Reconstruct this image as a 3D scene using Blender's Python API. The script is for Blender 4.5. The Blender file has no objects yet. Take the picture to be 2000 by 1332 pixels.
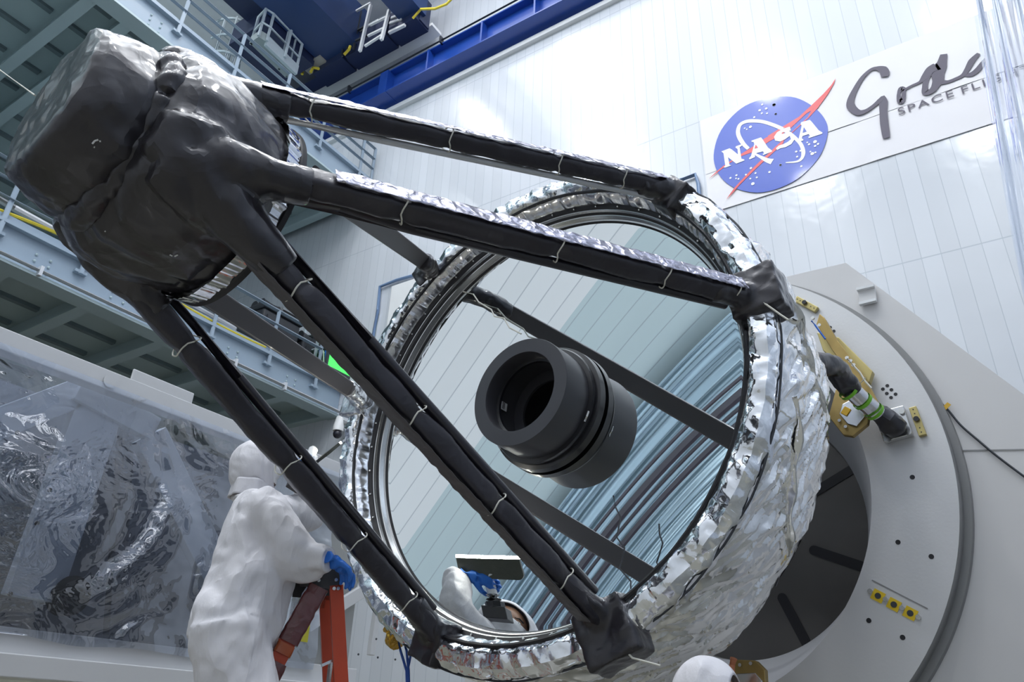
import bpy, bmesh, math, random
from mathutils import Vector, Matrix, noise
random.seed(7)
sc = bpy.context.scene
col = sc.collection
V = Vector
# ------------------------------------------------------------------ camera
H = 1.5
RR = Matrix(((0.83810233, 0.54426408, 0.03689302),
             (-0.2242315, 0.40536313, -0.88622851),
             (-0.49729742, 0.7344776, 0.46177693)))          # rows: right, down, forward
FPX = 1464.33
cam = bpy.data.objects.new('camera', bpy.data.cameras.new('camera'))
col.objects.link(cam)
cam.data.sensor_width = 36; cam.data.lens = FPX / 2000 * 36
cam.data.clip_start = .05; cam.data.clip_end = 200
rt, dn, fw = RR[0], RR[1], RR[2]
cam.matrix_world = Matrix(((rt[0], -dn[0], -fw[0], 0), (rt[1], -dn[1], -fw[1], 0), (rt[2], -dn[2], -fw[2], H), (0, 0, 0, 1)))
sc.camera = cam
CAMP = V((0, 0, H))
# ------------------------------------------------------------------ world, exposure
w = bpy.data.worlds.new('world'); sc.world = w; w.use_nodes = True
w.node_tree.nodes['Background'].inputs[0].default_value = (.75, .82, .9, 1)
w.node_tree.nodes['Background'].inputs[1].default_value = .4
sc.view_settings.view_transform = 'Standard'; sc.view_settings.look = 'None'
sc.view_settings.gamma = 1; sc.view_settings.use_curve_mapping = False
sc.view_settings.exposure = 0.4

# ------------------------------------------------------------------ measuring helpers (a sight line met with a real plane)
def ray(px, py):
    v = rt * ((px - 1000) / FPX) + dn * ((py - 666) / FPX) + fw
    return v.normalized()
def atX(p, X): v = ray(*p); return CAMP + v * (X / v.x)
def atY(p, Y): v = ray(*p); return CAMP + v * (Y / v.y)
def atZ(p, Z): v = ray(*p); return CAMP + v * ((Z - H) / v.z)
TC = V((-2.073695, 3.25436614, 1.64011282 + H))             # centre of the mirror's front lip
AX = V((-0.07723465, -0.99649246, 0.03221163))              # optical axis, towards the small end
EX = V((0.99700984, -0.07727475, 0)); EY = V((0.00248915, 0.03211531, 0.99948107))
def S(x, y, s): return TC + EX * x + EY * y + AX * s
def SP(r, deg, s): t = math.radians(deg); return S(r * math.cos(t), r * math.sin(t), s)
def atS(p, s):
    v = ray(*p); t = (TC + AX * s - CAMP).dot(AX) / v.dot(AX); return CAMP + v * t
def locS(P): d = P - TC; return d.dot(EX), d.dot(EY), d.dot(AX)

# ------------------------------------------------------------------ room lights
def area(name, loc, tgt, size, power, color=(.93, .97, 1), sy=None, shape='DISK'):
    l = bpy.data.lights.new(name, 'AREA'); l.shape = shape; l.size = size
    if sy: l.size_y = sy
    l.energy = power; l.color = color
    o = bpy.data.objects.new(name, l); col.objects.link(o); o.location = loc
    o.rotation_euler = (V(tgt) - V(loc)).to_track_quat('-Z', 'Y').to_euler()
    return o
LZ = 24.6
LAMPS = []
for p in ((1150, 130), (940, 240)):
    P = atY(p, 13); d = (P - CAMP).normalized(); r = V((d.x, -d.y, d.z)); t = (LZ - P.z) / r.z
    LAMPS.append(P + r * t)
for x in (-18, -11, -4, 3): 
    for y in (-4, 2.5): LAMPS.append(V((x, y, LZ)))
for i, P in enumerate(LAMPS):
    area('high_bay_lamp_light', P, P - V((0, 0, 1)), 1.3, (230, 200)[i] if i < 2 else 330, (1, .98, .95) if i < 2 else (.95, .975, 1))
area('ceiling_fill_light', (-4, 3, 24.9), (-4, 3, 0), 20, 1500, (.93, .965, 1), 14, 'RECTANGLE')  # broad fill light added under the ceiling, no fitting behind it

# ------------------------------------------------------------------ material helpers
MATS = {}
class NT:
    def __init__(s, name):
        s.m = bpy.data.materials.new(name); s.m.use_nodes = True
        s.t = s.m.node_tree; s.n = s.t.nodes; s.l = s.t.links
        s.b = s.n['Principled BSDF']; s.out = s.n['Material Output']
    def node(s, ty, **k):
        n = s.n.new(ty)
        for a, v in k.items():
            if a.startswith('i_'):
                key = a[2:]; key = int(key) if key.isdigit() else key
                n.inputs[key].default_value = v
            else: setattr(n, a, v)
        return n
    def link(s, a, b): s.l.new(a, b)
    def math(s, op, a, b=None, c=None):
        n = s.n.new('ShaderNodeMath'); n.operation = op
        for i, x in enumerate((a, b, c)):
            if x is None: continue
            if isinstance(x, (int, float)): n.inputs[i].default_value = x
            else: s.l.new(x, n.inputs[i])
        return n.outputs[0]
def mat(name, colr, rough=.5, metal=0, nscale=6, var=.08, bump=0, bscale=20, bdetail=3, bdist=.01, rvar=.1,
        crink=0, cscale=6, coat=0, spec=None, emit=None, estr=0, stretch=(1, 1, 1), trans=0, bump2=0, b2scale=60, ridge=0, rgscale=3, rgdist=.03):
    if name in MATS: return MATS[name]
    N = NT(name); b = N.b
    tc = N.node('ShaderNodeTexCoord'); mp = N.node('ShaderNodeMapping')
    mp.inputs['Scale'].default_value = stretch
    N.link(tc.outputs['Object'], mp.inputs[0])
    no = N.node('ShaderNodeTexNoise', i_Scale=nscale, i_Detail=4.0); N.link(mp.outputs[0], no.inputs['Vector'])
    hs = N.node('ShaderNodeMixRGB'); hs.blend_type = 'MIX'
    hs.inputs[1].default_value = tuple(c * (1 - var) for c in colr) + (1,)
    hs.inputs[2].default_value = tuple(min(1, c * (1 + var)) for c in colr) + (1,)
    N.link(no.outputs[0], hs.inputs[0]); N.link(hs.outputs[0], b.inputs['Base Color'])
    b.inputs['Metallic'].default_value = metal
    mr = N.node('ShaderNodeMapRange', i_3=max(.0, rough * (1 - rvar)), i_4=min(1, rough * (1 + rvar)))
    N.link(no.outputs[0], mr.inputs[0]); N.link(mr.outputs[0], b.inputs['Roughness'])
    if coat: b.inputs['Coat Weight'].default_value = coat; b.inputs['Coat Roughness'].default_value = .08
    if spec is not None: b.inputs['Specular IOR Level'].default_value = spec
    if emit: b.inputs['Emission Color'].default_value = emit + (1,); b.inputs['Emission Strength'].default_value = estr
    last = None
    def addbump(h, st, dist):
        nonlocal last
        bp = N.node('ShaderNodeBump'); bp.inputs['Strength'].default_value = st; bp.inputs['Distance'].default_value = dist
        N.link(h, bp.inputs['Height'])
        if last: N.link(last, bp.inputs['Normal'])
        last = bp.outputs[0]
    if crink:
        # crumpled sheet: voronoi facets on warped coordinates, two sizes
        wn = N.node('ShaderNodeTexNoise', i_Scale=cscale * .6, i_Detail=2.0); N.link(mp.outputs[0], wn.inputs['Vector'])
        add = N.node('ShaderNodeVectorMath'); add.operation = 'MULTIPLY_ADD'
        N.link(wn.outputs['Color'], add.inputs[0]); add.inputs[1].default_value = (.25, .25, .25); N.link(mp.outputs[0], add.inputs[2])
        for sc_, k in ((cscale, 1.0), (cscale * 2.7, .4), (cscale * 6.5, .15)):
            vo = N.node('ShaderNodeTexVoronoi', i_Scale=sc_); vo.feature = 'F1'; N.link(add.outputs[0], vo.inputs['Vector'])
            addbump(vo.outputs['Distance'], crink, .5 * k / sc_)
    if ridge:
        rn = N.node('ShaderNodeTexNoise'); rn.noise_type = 'RIDGED_MULTIFRACTAL'; rn.inputs['Scale'].default_value = rgscale
        rn.inputs['Detail'].default_value = 2.5; rn.inputs['Distortion'].default_value = .6; N.link(mp.outputs[0], rn.inputs['Vector'])
        addbump(rn.outputs[0], ridge, rgdist)
    if bump:
        bn = N.node('ShaderNodeTexNoise', i_Scale=bscale, i_Detail=bdetail); N.link(mp.outputs[0], bn.inputs['Vector'])
        addbump(bn.outputs[0], bump, bdist)
    if bump2:
        bn = N.node('ShaderNodeTexNoise', i_Scale=b2scale, i_Detail=2.0); N.link(mp.outputs[0], bn.inputs['Vector'])
        addbump(bn.outputs[0], bump2, .004)
    if last: N.link(last, b.inputs['Normal'])
    MATS[name] = N.m
    return N.m

def panel_mat(name, colr, axis, off, pitch, rows, rough=.25, seam=(.35, .4, .46), sw=.012, wav=.5, coat=.3, tone2=None, split=0):
    """painted metal wall panels: upright seams every pitch, a row joint at each height in rows"""
    N = NT(name); b = N.b
    ge = N.node('ShaderNodeNewGeometry'); sp = N.node('ShaderNodeSeparateXYZ'); N.link(ge.outputs['Position'], sp.inputs[0])
    u = sp.outputs[axis]; z = sp.outputs[2]
    fr = N.math('FRACT', N.math('DIVIDE', N.math('SUBTRACT', u, off - 100 * pitch), pitch))
    d = N.math('ABSOLUTE', N.math('SUBTRACT', fr, .5))
    s1 = N.math('GREATER_THAN', d, .5 - sw / pitch / 2)
    m = s1
    for r in rows:
        dd = N.math('LESS_THAN', N.math('ABSOLUTE', N.math('SUBTRACT', z, r)), .012)
        m = N.math('MAXIMUM', m, dd)
    no = N.node('ShaderNodeTexNoise', i_Scale=.35, i_Detail=2.0); N.link(ge.outputs['Position'], no.inputs['Vector'])
    # each panel strip a little different in tone
    fl = N.math('FLOOR', N.math('DIVIDE', N.math('SUBTRACT', u, off - 100 * pitch), pitch))
    wn = N.node('ShaderNodeTexWhiteNoise'); wn.noise_dimensions = '1D'; N.link(fl, wn.inputs['W'])
    c1 = N.node('ShaderNodeMixRGB'); c1.inputs[1].default_value = tuple(c * .96 for c in colr) + (1,); c1.inputs[2].default_value = tuple(min(1, c * 1.03) for c in colr) + (1,)
    N.link(wn.outputs[0], c1.inputs[0])
    if tone2:
        c3 = N.node('ShaderNodeMixRGB'); N.link(c1.outputs[0], c3.inputs[1]); c3.inputs[2].default_value = tone2 + (1,)
        N.link(N.math('LESS_THAN', u, split), c3.inputs[0]); c1 = c3
    c2 = N.node('ShaderNodeMixRGB'); c2.inputs[2].default_value = seam + (1,)
    N.link(c1.outputs[0], c2.inputs[1]); N.link(N.math('MULTIPLY', m, .55), c2.inputs[0])
    N.link(c2.outputs[0], b.inputs['Base Color'])
    b.inputs['Roughness'].default_value = rough
    b.inputs['Coat Weight'].default_value = coat; b.inputs['Coat Roughness'].default_value = .1
    bn = N.node('ShaderNodeTexNoise', i_Scale=1.1, i_Detail=2.0); N.link(ge.outputs['Position'], bn.inputs['Vector'])
    wv = N.node('ShaderNodeTexNoise', i_Scale=4.0, i_Detail=1.0); N.link(ge.outputs['Position'], wv.inputs['Vector'])
    b1 = N.node('ShaderNodeBump', i_Strength=wav, i_Distance=.02); N.link(bn.outputs[0], b1.inputs['Height'])
    b3 = N.node('ShaderNodeBump', i_Strength=wav, i_Distance=.006); N.link(wv.outputs[0], b3.inputs['Height']); N.link(b1.outputs[0], b3.inputs['Normal'])
    b2 = N.node('ShaderNodeBump', i_Strength=.6, i_Distance=.01); b2.invert = True
    N.link(m, b2.inputs['Height']); N.link(b3.outputs[0], b2.inputs['Normal'])
    N.link(b2.outputs[0], b.inputs['Normal']); N.link(b2.outputs[0], b.inputs['Coat Normal'])
    MATS[name] = N.m
    return N.m

def film_mat(name, tint, base_fac, rough=.03, gtint=(.9, .93, 1), bs=5, bstr=.6, bd=.03, ior=1.5, stretch=(1, 1, 1), diff=.0):
    """clear plastic sheeting: see-through with a glossy, rippled skin"""
    N = NT(name); N.n.remove(N.b)
    tc = N.node('ShaderNodeTexCoord'); mp = N.node('ShaderNodeMapping'); mp.inputs['Scale'].default_value = stretch
    N.link(tc.outputs['Object'], mp.inputs[0])
    no = N.node('ShaderNodeTexNoise', i_Scale=bs, i_Detail=3.0, i_Distortion=1.2); N.link(mp.outputs[0], no.inputs['Vector'])
    bp = N.node('ShaderNodeBump', i_Strength=bstr, i_Distance=bd); N.link(no.outputs[0], bp.inputs['Height'])
    tr = N.node('ShaderNodeBsdfTransparent'); tr.inputs[0].default_value = tint + (1,)
    gl = N.node('ShaderNodeBsdfGlossy'); gl.inputs[0].default_value = gtint + (1,); gl.inputs['Roughness'].default_value = rough
    df = N.node('ShaderNodeBsdfDiffuse'); df.inputs[0].default_value = (.75, .8, .88, 1)
    N.link(bp.outputs[0], gl.inputs['Normal'])
    fr = N.node('ShaderNodeFresnel', i_IOR=ior); N.link(bp.outputs[0], fr.inputs['Normal'])
    f = N.math('ADD', N.math('MULTIPLY', fr.outputs[0], 1.0), base_fac)
    f = N.math('MINIMUM', f, 1)
    m0 = N.node('ShaderNodeMixShader'); m0.inputs[0].default_value = diff
    N.link(tr.outputs[0], m0.inputs[1]); N.link(df.outputs[0], m0.inputs[2])
    mx = N.node('ShaderNodeMixShader'); N.link(f, mx.inputs[0]); N.link(m0.outputs[0], mx.inputs[1]); N.link(gl.outputs[0], mx.inputs[2])
    N.link(mx.outputs[0], N.out.inputs[0])
    MATS[name] = N.m
    return N.m

# ------------------------------------------------------------------ mesh helpers
def tag(o, label=None, cat=None, group=None, kind=None):
    if label: o['label'] = label
    if cat: o['category'] = cat
    if group: o['group'] = group
    if kind: o['kind'] = kind
    return o
def empty(name, loc, label, cat, group=None):
    o = bpy.data.objects.new(name, None); o.empty_display_size = .2; col.objects.link(o); o.location = loc
    return tag(o, label, cat, group)
WLOC = {}
def frame_of(d, up=V((0, 0, 1))):
    d = d.normalized()
    if abs(d.dot(up)) > .98: up = V((1, 0, 0))
    x = d.cross(up).normalized(); y = x.cross(d).normalized()
    return x, y
class MB:
    def __init__(s): s.v = []; s.f = []
    def add(s, vs, fs):
        n = len(s.v); s.v += [V(q) for q in vs]; s.f += [tuple(i + n for i in f) for f in fs]; return s
    def box(s, a, b):
        x0, y0, z0 = a; x1, y1, z1 = b
        return s.add([(x0, y0, z0), (x1, y0, z0), (x1, y1, z0), (x0, y1, z0), (x0, y0, z1), (x1, y0, z1), (x1, y1, z1), (x0, y1, z1)],
                     [(0, 3, 2, 1), (4, 5, 6, 7), (0, 1, 5, 4), (1, 2, 6, 5), (2, 3, 7, 6), (3, 0, 4, 7)])
    def obox(s, c, u, v, w):
        """box centred on c with half-vectors u, v, w"""
        c, u, v, w = V(c), V(u), V(v), V(w); q = []
        for k in (-1, 1):
            for (i, j) in ((-1, -1), (1, -1), (1, 1), (-1, 1)): q.append(c + u * i + v * j + w * k)
        return s.add(q, [(0, 3, 2, 1), (4, 5, 6, 7), (0, 1, 5, 4), (1, 2, 6, 5), (2, 3, 7, 6), (3, 0, 4, 7)])
    def beam(s, p, q, w, h, up=V((0, 0, 1))):
        p, q = V(p), V(q); x, y = frame_of(q - p, up)
        return s.obox((p + q) / 2, (q - p) / 2, x * w / 2, y * h / 2)
    def tube(s, pts, r, n=8, cap=True, flat=None):
        pts = [V(p) for p in pts]; rings = []
        m = len(pts); px = None
        for i, p in enumerate(pts):
            d = (pts[min(i + 1, m - 1)] - pts[max(i - 1, 0)])
            if d.length < 1e-9: d = V((0, 0, 1))
            d.normalize()
            if px is None: x, y = frame_of(d)
            else:
                x = (px - d * px.dot(d)).normalized(); y = d.cross(x)
            px = x
            rr = r[i] if isinstance(r, (list, tuple)) else r
            ra, rb = rr if isinstance(rr, (list, tuple)) else (rr, rr)
            rings.append([p + x * (ra * math.cos(2 * math.pi * k / n)) + y * (rb * math.sin(2 * math.pi * k / n)) for k in range(n)])
        return s.loft(rings, cap)
    def loft(s, rings, cap=True, closed=False):
        n = len(rings[0]); m = len(rings); base = len(s.v)
        for r in rings: s.v += [V(q) for q in r]
        for i in range(m if closed else m - 1):
            j = (i + 1) % m
            for k in range(n):
                l = (k + 1) % n
                s.f.append((base + i * n + k, base + i * n + l, base + j * n + l, base + j * n + k))
        if cap and not closed:
            s.f.append(tuple(base + k for k in reversed(range(n)))); s.f.append(tuple(base + (m - 1) * n + k for k in range(n)))
        return s
    def grid(s, fn, nu, nv, wrapu=False):
        base = len(s.v)
        for i in range(nu if wrapu else nu + 1):
            for j in range(nv + 1): s.v.append(V(fn(i / nu, j / nv)))
        w_ = nv + 1; mu = nu if wrapu else nu + 1
        for i in range(nu):
            for j in range(nv):
                i2 = (i + 1) % mu
                s.f.append((base + i * w_ + j, base + i2 * w_ + j, base + i2 * w_ + j + 1, base + i * w_ + j + 1))
        return s
    def prism(s, poly, off):
        """flat polygon (3D points) extruded by the vector off"""
        n = len(poly); off = V(off)
        s.add([V(p) for p in poly] + [V(p) + off for p in poly],
              [tuple(range(n)), tuple(reversed(range(n, 2 * n)))] + [(i, i + n, (i + 1) % n + n, (i + 1) % n) for i in range(n)])
        return s
    def holed(s, poly, c, r, conv, depth, n=160):
        """plate: outline poly (x, y) with a round hole (c, r); conv maps (x, y, d) to space"""
        A = []; m = len(poly)
        angs = sorted([2 * math.pi * k / n for k in range(n)] + [math.atan2(p[1] - c[1], p[0] - c[0]) % (2 * math.pi) for p in poly])
        for a in angs:
            d = (math.cos(a), math.sin(a)); best = None
            for i in range(m):
                p, q = poly[i], poly[(i + 1) % m]; ex, ey = q[0] - p[0], q[1] - p[1]; den = d[0] * ey - d[1] * ex
                if abs(den) < 1e-9: continue
                t = ((p[0] - c[0]) * ey - (p[1] - c[1]) * ex) / den; u = ((p[0] - c[0]) * d[1] - (p[1] - c[1]) * d[0]) / den
                if t > 0 and -1e-6 <= u <= 1 + 1e-6 and (best is None or t < best): best = t
            A.append(((c[0] + r * d[0], c[1] + r * d[1]), (c[0] + best * d[0], c[1] + best * d[1])))
        rings = [[conv(*a, 0), conv(*b, 0), conv(*b, depth), conv(*a, depth)] for a, b in A]
        return s.loft(rings, closed=True)
    def sphere(s, c, r, n=12, m=8, M=None):
        c = V(c); rx, ry, rz = r if isinstance(r, (tuple, list)) else (r, r, r)
        rings = []
        for i in range(1, m):
            a = math.pi * i / m
            rings.append([V((rx * math.sin(a) * math.cos(2 * math.pi * k / n), ry * math.sin(a) * math.sin(2 * math.pi * k / n), rz * math.cos(a))) for k in range(n)])
        if M: rings = [[M @ q for q in r_] for r_ in rings]
        tp, bt = V((0, 0, rz)), V((0, 0, -rz))
        if M: tp, bt = M @ tp, M @ bt
        base = len(s.v); s.loft([[q + c for q in r_] for r_ in rings], cap=False)
        t = len(s.v); s.v += [c + tp, c + bt]
        for k in range(n):
            s.f.append((t, base + k, base + (k + 1) % n))
            s.f.append((t + 1, base + (m - 2) * n + (k + 1) % n, base + (m - 2) * n + k))
        return s
    def build(s, name, m, parent=None, smooth=False, fix=False, bevel=0, solid=0, sharp=42):
        me = bpy.data.meshes.new(name)
        org = V((0, 0, 0))
        p = parent
        while p is not None: org += V(p.location); p = p.parent
        me.from_pydata([tuple(q - org) for q in s.v], [], s.f); me.update()
        if fix:
            bm = bmesh.new(); bm.from_mesh(me); bmesh.ops.recalc_face_normals(bm, faces=bm.faces); bm.to_mesh(me); bm.free()
        if smooth:
            for q in me.polygons: q.use_smooth = True
            if True: me.set_sharp_from_angle(angle=math.radians(sharp))
        o = bpy.data.objects.new(name, me); col.objects.link(o)
        if m: me.materials.append(m)
        if parent is not None: o.parent = parent
        if bevel:
            b = o.modifiers.new('bevel', 'BEVEL'); b.width = bevel; b.segments = 2; b.limit_method = 'ANGLE'
        if solid:
            b = o.modifiers.new('solid', 'SOLIDIFY'); b.thickness = solid; b.offset = 0
        return o
def lerp(a, b, t): return a + (b - a) * t
def nz(p, f=1.0, o=0): return noise.noise(V((p[0] * f + o, p[1] * f - o, p[2] * f + o * .7)))
def crumple(p, f, o=0):
    """creased height field: sharp ridges between flat facets"""
    q = V((p[0] * f + o, p[1] * f, p[2] * f - o))
    q += V((nz(q, 1.3), nz(q, 1.3, 9), nz(q, 1.3, 5))) * .35
    d, _ = noise.voronoi(q)
    return d[0]
def bake(o, voxel, it, fn, fac=.5, smooth=True, sharp=None):
    """fuse the pieces of o into one skin, relax it, then push it out along its normals by fn(point)"""
    m = o.modifiers.new('r', 'REMESH'); m.mode = 'VOXEL'; m.voxel_size = voxel
    m = o.modifiers.new('s', 'SMOOTH'); m.factor = fac; m.iterations = it
    dg = bpy.context.evaluated_depsgraph_get(); dg.update()
    me = bpy.data.meshes.new_from_object(o.evaluated_get(dg)); o.modifiers.clear()
    org = V((0, 0, 0)); p = o
    while p is not None: org += V(p.location); p = p.parent
    ms = o.data.materials[0] if o.data.materials else None; o.data = me
    if ms and not me.materials: me.materials.append(ms)
    nn = [v.normal.copy() for v in me.vertices]
    for v, n in zip(me.vertices, nn): v.co = v.co + n * fn(v.co + org)
    me.update()
    for q in me.polygons: q.use_smooth = smooth
    if sharp: me.set_sharp_from_angle(angle=math.radians(sharp))
    return o
def facet(o, ratio, sharp=18):
    """thin the mesh to large uneven facets, as stiff film creases"""
    o.modifiers.new('d', 'DECIMATE').ratio = ratio
    dg = bpy.context.evaluated_depsgraph_get(); dg.update()
    me = bpy.data.meshes.new_from_object(o.evaluated_get(dg)); o.modifiers.clear(); o.data = me
    for q in me.polygons: q.use_smooth = True
    me.set_sharp_from_angle(angle=math.radians(sharp))
    return o
FD = {}
def fold(p, f, seed=0, warp=.5, n=5, sq=None):
    """creased sheet: sum of folded (triangle wave) facets in random directions, slightly warped; about -1..1"""
    if seed not in FD:
        r = random.Random(seed * 13 + 5); L = []
        for k in range(n):
            d = V((r.gauss(0, 1), r.gauss(0, 1), r.gauss(0, 1))).normalized(); L.append((d, r.uniform(.6, 1.6), r.random()))
        FD[seed] = L
    q = V(p) * f
    q = q + V((noise.noise(q * .7 + V((seed, 0, 0))), noise.noise(q * .7 + V((0, seed, 7))), noise.noise(q * .7 + V((3, 1, seed))))) * warp
    h = 0; tot = 0
    for k, (d, fr, ph) in enumerate(FD[seed]):
        t = q.dot(d) * fr + ph; t -= math.floor(t); w_ = 1 / fr
        # uneven amplitude so creases start and stop
        a = .35 + .65 * min(1, max(0, .5 + 1.2 * noise.noise(q * .45 + V((k * 5.1, seed, 0)))))
        h += (abs(t - .5) * 4 - 1) * w_ * a; tot += w_
    return h / tot
def simple(name, a, b, m, label, cat, group=None, bevel=0):
    return tag(MB().box(a, b).build(name, m, bevel=bevel), label, cat, group)
# ================================================================== THE ROOM
PITCH = .3055
M_back = panel_mat('wall_panel_back', (.60, .63, .68), 0, -.062 * 13, PITCH, (4.15, 9.13, 14.12, 19.1, 24.1), rough=.2, wav=.5, coat=.5)
M_front = panel_mat('wall_panel_front', (.88, .90, .92), 0, .1, PITCH, (4.4, 16.4), rough=.35, wav=.2, coat=.1, sw=.016, tone2=(.58, .69, .72), split=-10.2)
M_left = panel_mat('wall_panel_left', (.58, .57, .54), 1, .05, .61, (6.0, 12.0), rough=.45, wav=.1, coat=0, sw=.008)
M_right = panel_mat('wall_panel_right', (.66, .7, .76), 1, .05, .61, (6.0, 12.0, 18.0), rough=.4, wav=.1, coat=0)
M_floor = mat('floor_epoxy', (.22, .21, .17), .3, nscale=1.5, coat=.2)
M_ceil = mat('ceiling_panel', (.72, .74, .76), .6, nscale=2)
def struct(name, mb, m): return tag(mb.build(name, m), kind='structure')
XL, XR, YB, YF, ZC = -26.0, 9.0, 13.0, -7.0, 25.0
struct('floor', MB().box((XL - .2, YF - .2, -.2), (XR + .2, YB + .2, 0)), M_floor)
struct('ceiling', MB().box((XL - .2, YF - .2, ZC), (XR + .2, YB + .2, ZC + .2)), M_ceil)
struct('wall_back', MB().box((XL - .2, YB, 0), (XR + .2, YB + .2, ZC)), M_back)
struct('wall_front', MB().box((XL - .2, YF - .2, 0), (XR + .2, YF, ZC)), M_front)
struct('wall_left', MB().box((XL - .2, YF, 0), (XL, YB, ZC)), M_left)
struct('wall_right', MB().box((XR, YF, 0), (XR + .2, YB, ZC)), M_right)
# high bay lamps hanging under the ceiling
M_white = mat('white_paint', (.78, .79, .80), .35, nscale=3, var=.03)
M_lampglow = mat('lamp_diffuser', (.9, .9, .9), .4, emit=(.93, .97, 1), estr=6)
for i, P in enumerate(LAMPS):
    e = empty('high_bay_lamp', (P.x, P.y, P.z + .02), 'round white high bay lamp hanging under the ceiling', 'lamp', 'high bay lamps under the ceiling')
    mb = MB(); c = V(e.location)
    rings = []
    for r, z in ((.72, 0), (.7, .12), (.3, .25), (.12, .378)):
        rings.append([c + V((r * math.cos(a * math.pi / 12), r * math.sin(a * math.pi / 12), z)) for a in range(24)])
    mb.loft(rings).build('lamp_housing', M_white, e)

# ------------------------------------------------------------------ banner with the logo, on the back wall
YW = 12.955
def wallp(px, py, y=YW): return atY((px, py), y)
bn = empty('wall_banner', (-1.0, 12.97, 11.5), 'long white banner with round blue logo and script lettering on panelled wall', 'banner')
M_ban = mat('banner_vinyl', (.70, .69, .72), .4, nscale=1.2, var=.03, bump=.2, bscale=1.5, bdist=.02)
x0, x1, z0, z1 = -3.82, 6.2, 9.985 + H, 12.61 + H
zm = 11.04 + H
def bsheet(za, zb, y):
    mb = MB()
    mb.grid(lambda u, v: V((lerp(x0, x1, u), y + .008 * nz((u * 30, v * 3, za), 1.0), lerp(za, zb, v))), 160, 8); return mb
bsheet(zm, z1, 12.968).build('upper_sheet', M_ban, bn, smooth=True)
bsheet(z0, zm - .008, 12.975).build('lower_sheet', M_ban, bn, smooth=True)
M_blue = mat('logo_blue', (.015, .07, .47), .35, coat=.3, nscale=2, var=.04)
M_redl = mat('logo_red', (.65, .035, .045), .35, coat=.3, nscale=2)
M_whl = mat('logo_white', (.82, .83, .86), .4, nscale=2, var=.02)
M_ink = mat('lettering_ink', (.075, .065, .10), .5, nscale=2)
def flat(polys, y, name, m):
    mb = MB()
    for poly in polys: mb.prism([V((P.x, y, P.z)) for P in poly], (0, -.003, 0))
    bm = None
    o = mb.build(name, m, bn)
    me = o.data; bm = bmesh.new(); bm.from_mesh(me); bmesh.ops.triangulate(bm, faces=[f for f in bm.faces if len(f.verts) > 4]); bm.to_mesh(me); bm.free()
    return o
def ca(l): return [wallp(1380 + x * .15015, 200 + y * .15015) for x, y in l]
def cb(l): return [wallp(1500 + x * .1502, 140 + y * .1502) for x, y in l]
def cc_(l): return [wallp(1640 + x * .15015, 80 + y * .15015) for x, y in l]
def smoothloop(P, n=5, closed=True):
    out = []; m = len(P)
    for i in range(m if closed else m - 1):
        p0, p1, p2, p3 = [P[(i + k) % m] if closed else P[min(max(i + k, 0), m - 1)] for k in (-1, 0, 1, 2)]
        for t in range(n):
            t /= n
            out.append(.5 * ((2 * p1) + (p2 - p0) * t + (2 * p0 - 5 * p1 + 4 * p2 - p3) * t * t + (3 * p1 - p0 - 3 * p2 + p3) * t ** 3))
    if not closed: out.append(P[-1])
    return out
disc = smoothloop([wallp(1350 + x * .325, 20 + y * .325) for x, y in ((135, 870), (180, 720), (300, 590), (440, 533), (600, 520), (720, 570), (800, 650), (820, 740), (770, 880), (650, 1005), (510, 1075), (380, 1095), (250, 1062), (165, 985))])
flat([disc], 12.958, 'logo_disc', M_blue)
def ribbon(pts, ws, y, name, m):
    """variable-width stroke on the banner plane"""
    P = smoothloop(pts, 6, False); n = len(P); mb = MB(); L = []; Rr = []
    for i, p in enumerate(P):
        d = P[min(i + 1, n - 1)] - P[max(i - 1, 0)]; d.y = 0
        if d.length < 1e-6: d = V((1, 0, 0))
        d.normalize(); nn = V((-d.z, 0, d.x)); t = i / (n - 1) * (len(ws) - 1); k = min(int(t), len(ws) - 2)
        w_ = lerp(ws[k], ws[k + 1], t - k) / 2
        L.append(V((p.x, y, p.z)) + nn * w_); Rr.append(V((p.x, y, p.z)) - nn * w_)
    base = 0
    mb.v = [q for ab in zip(L, Rr) for q in ab] + [q + V((0, -.003, 0)) for ab in zip(L, Rr) for q in ab]
    N2 = 2 * n
    for i in range(n - 1):
        a = 2 * i; mb.f += [(a, a + 1, a + 3, a + 2), (a + N2, a + 2 + N2, a + 3 + N2, a + 1 + N2), (a, a + 2, a + 2 + N2, a + N2), (a + 1, a + 1 + N2, a + 3 + N2, a + 3)]
    mb.f += [(0, N2, N2 + 1, 1), (N2 - 2, N2 - 1, 2 * N2 - 1, 2 * N2 - 2)]
    return mb.build(name, m, bn)
# swooping red wing
flat([ca([(35, 990), (130, 900), (215, 830), (460, 665), (560, 605), (740, 480), (960, 350), (1000, 318), (1003, 395), (800, 518), (620, 640), (460, 697), (300, 790), (222, 850)])], 12.954, 'logo_wing', M_redl)
flat([cb([(0, 835), (185, 720), (400, 590), (580, 425), (720, 290), (820, 180), (880, 88), (860, 150), (780, 290), (650, 470), (540, 590), (410, 710), (310, 800), (240, 870), (150, 940), (60, 1060), (-10, 1105), (-10, 1085), (100, 975), (205, 880), (330, 770), (440, 665), (520, 590), (560, 510), (500, 545), (300, 730), (150, 840), (0, 915)])], 12.953, 'logo_wing', M_redl)
flat([ca([(258, 1262), (360, 1115), (480, 985), (620, 840), (760, 705), (880, 605), (1005, 492), (1000, 530), (900, 625), (780, 735), (600, 905), (430, 1075), (330, 1190)])], 12.952, 'logo_wing', M_redl)
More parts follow.
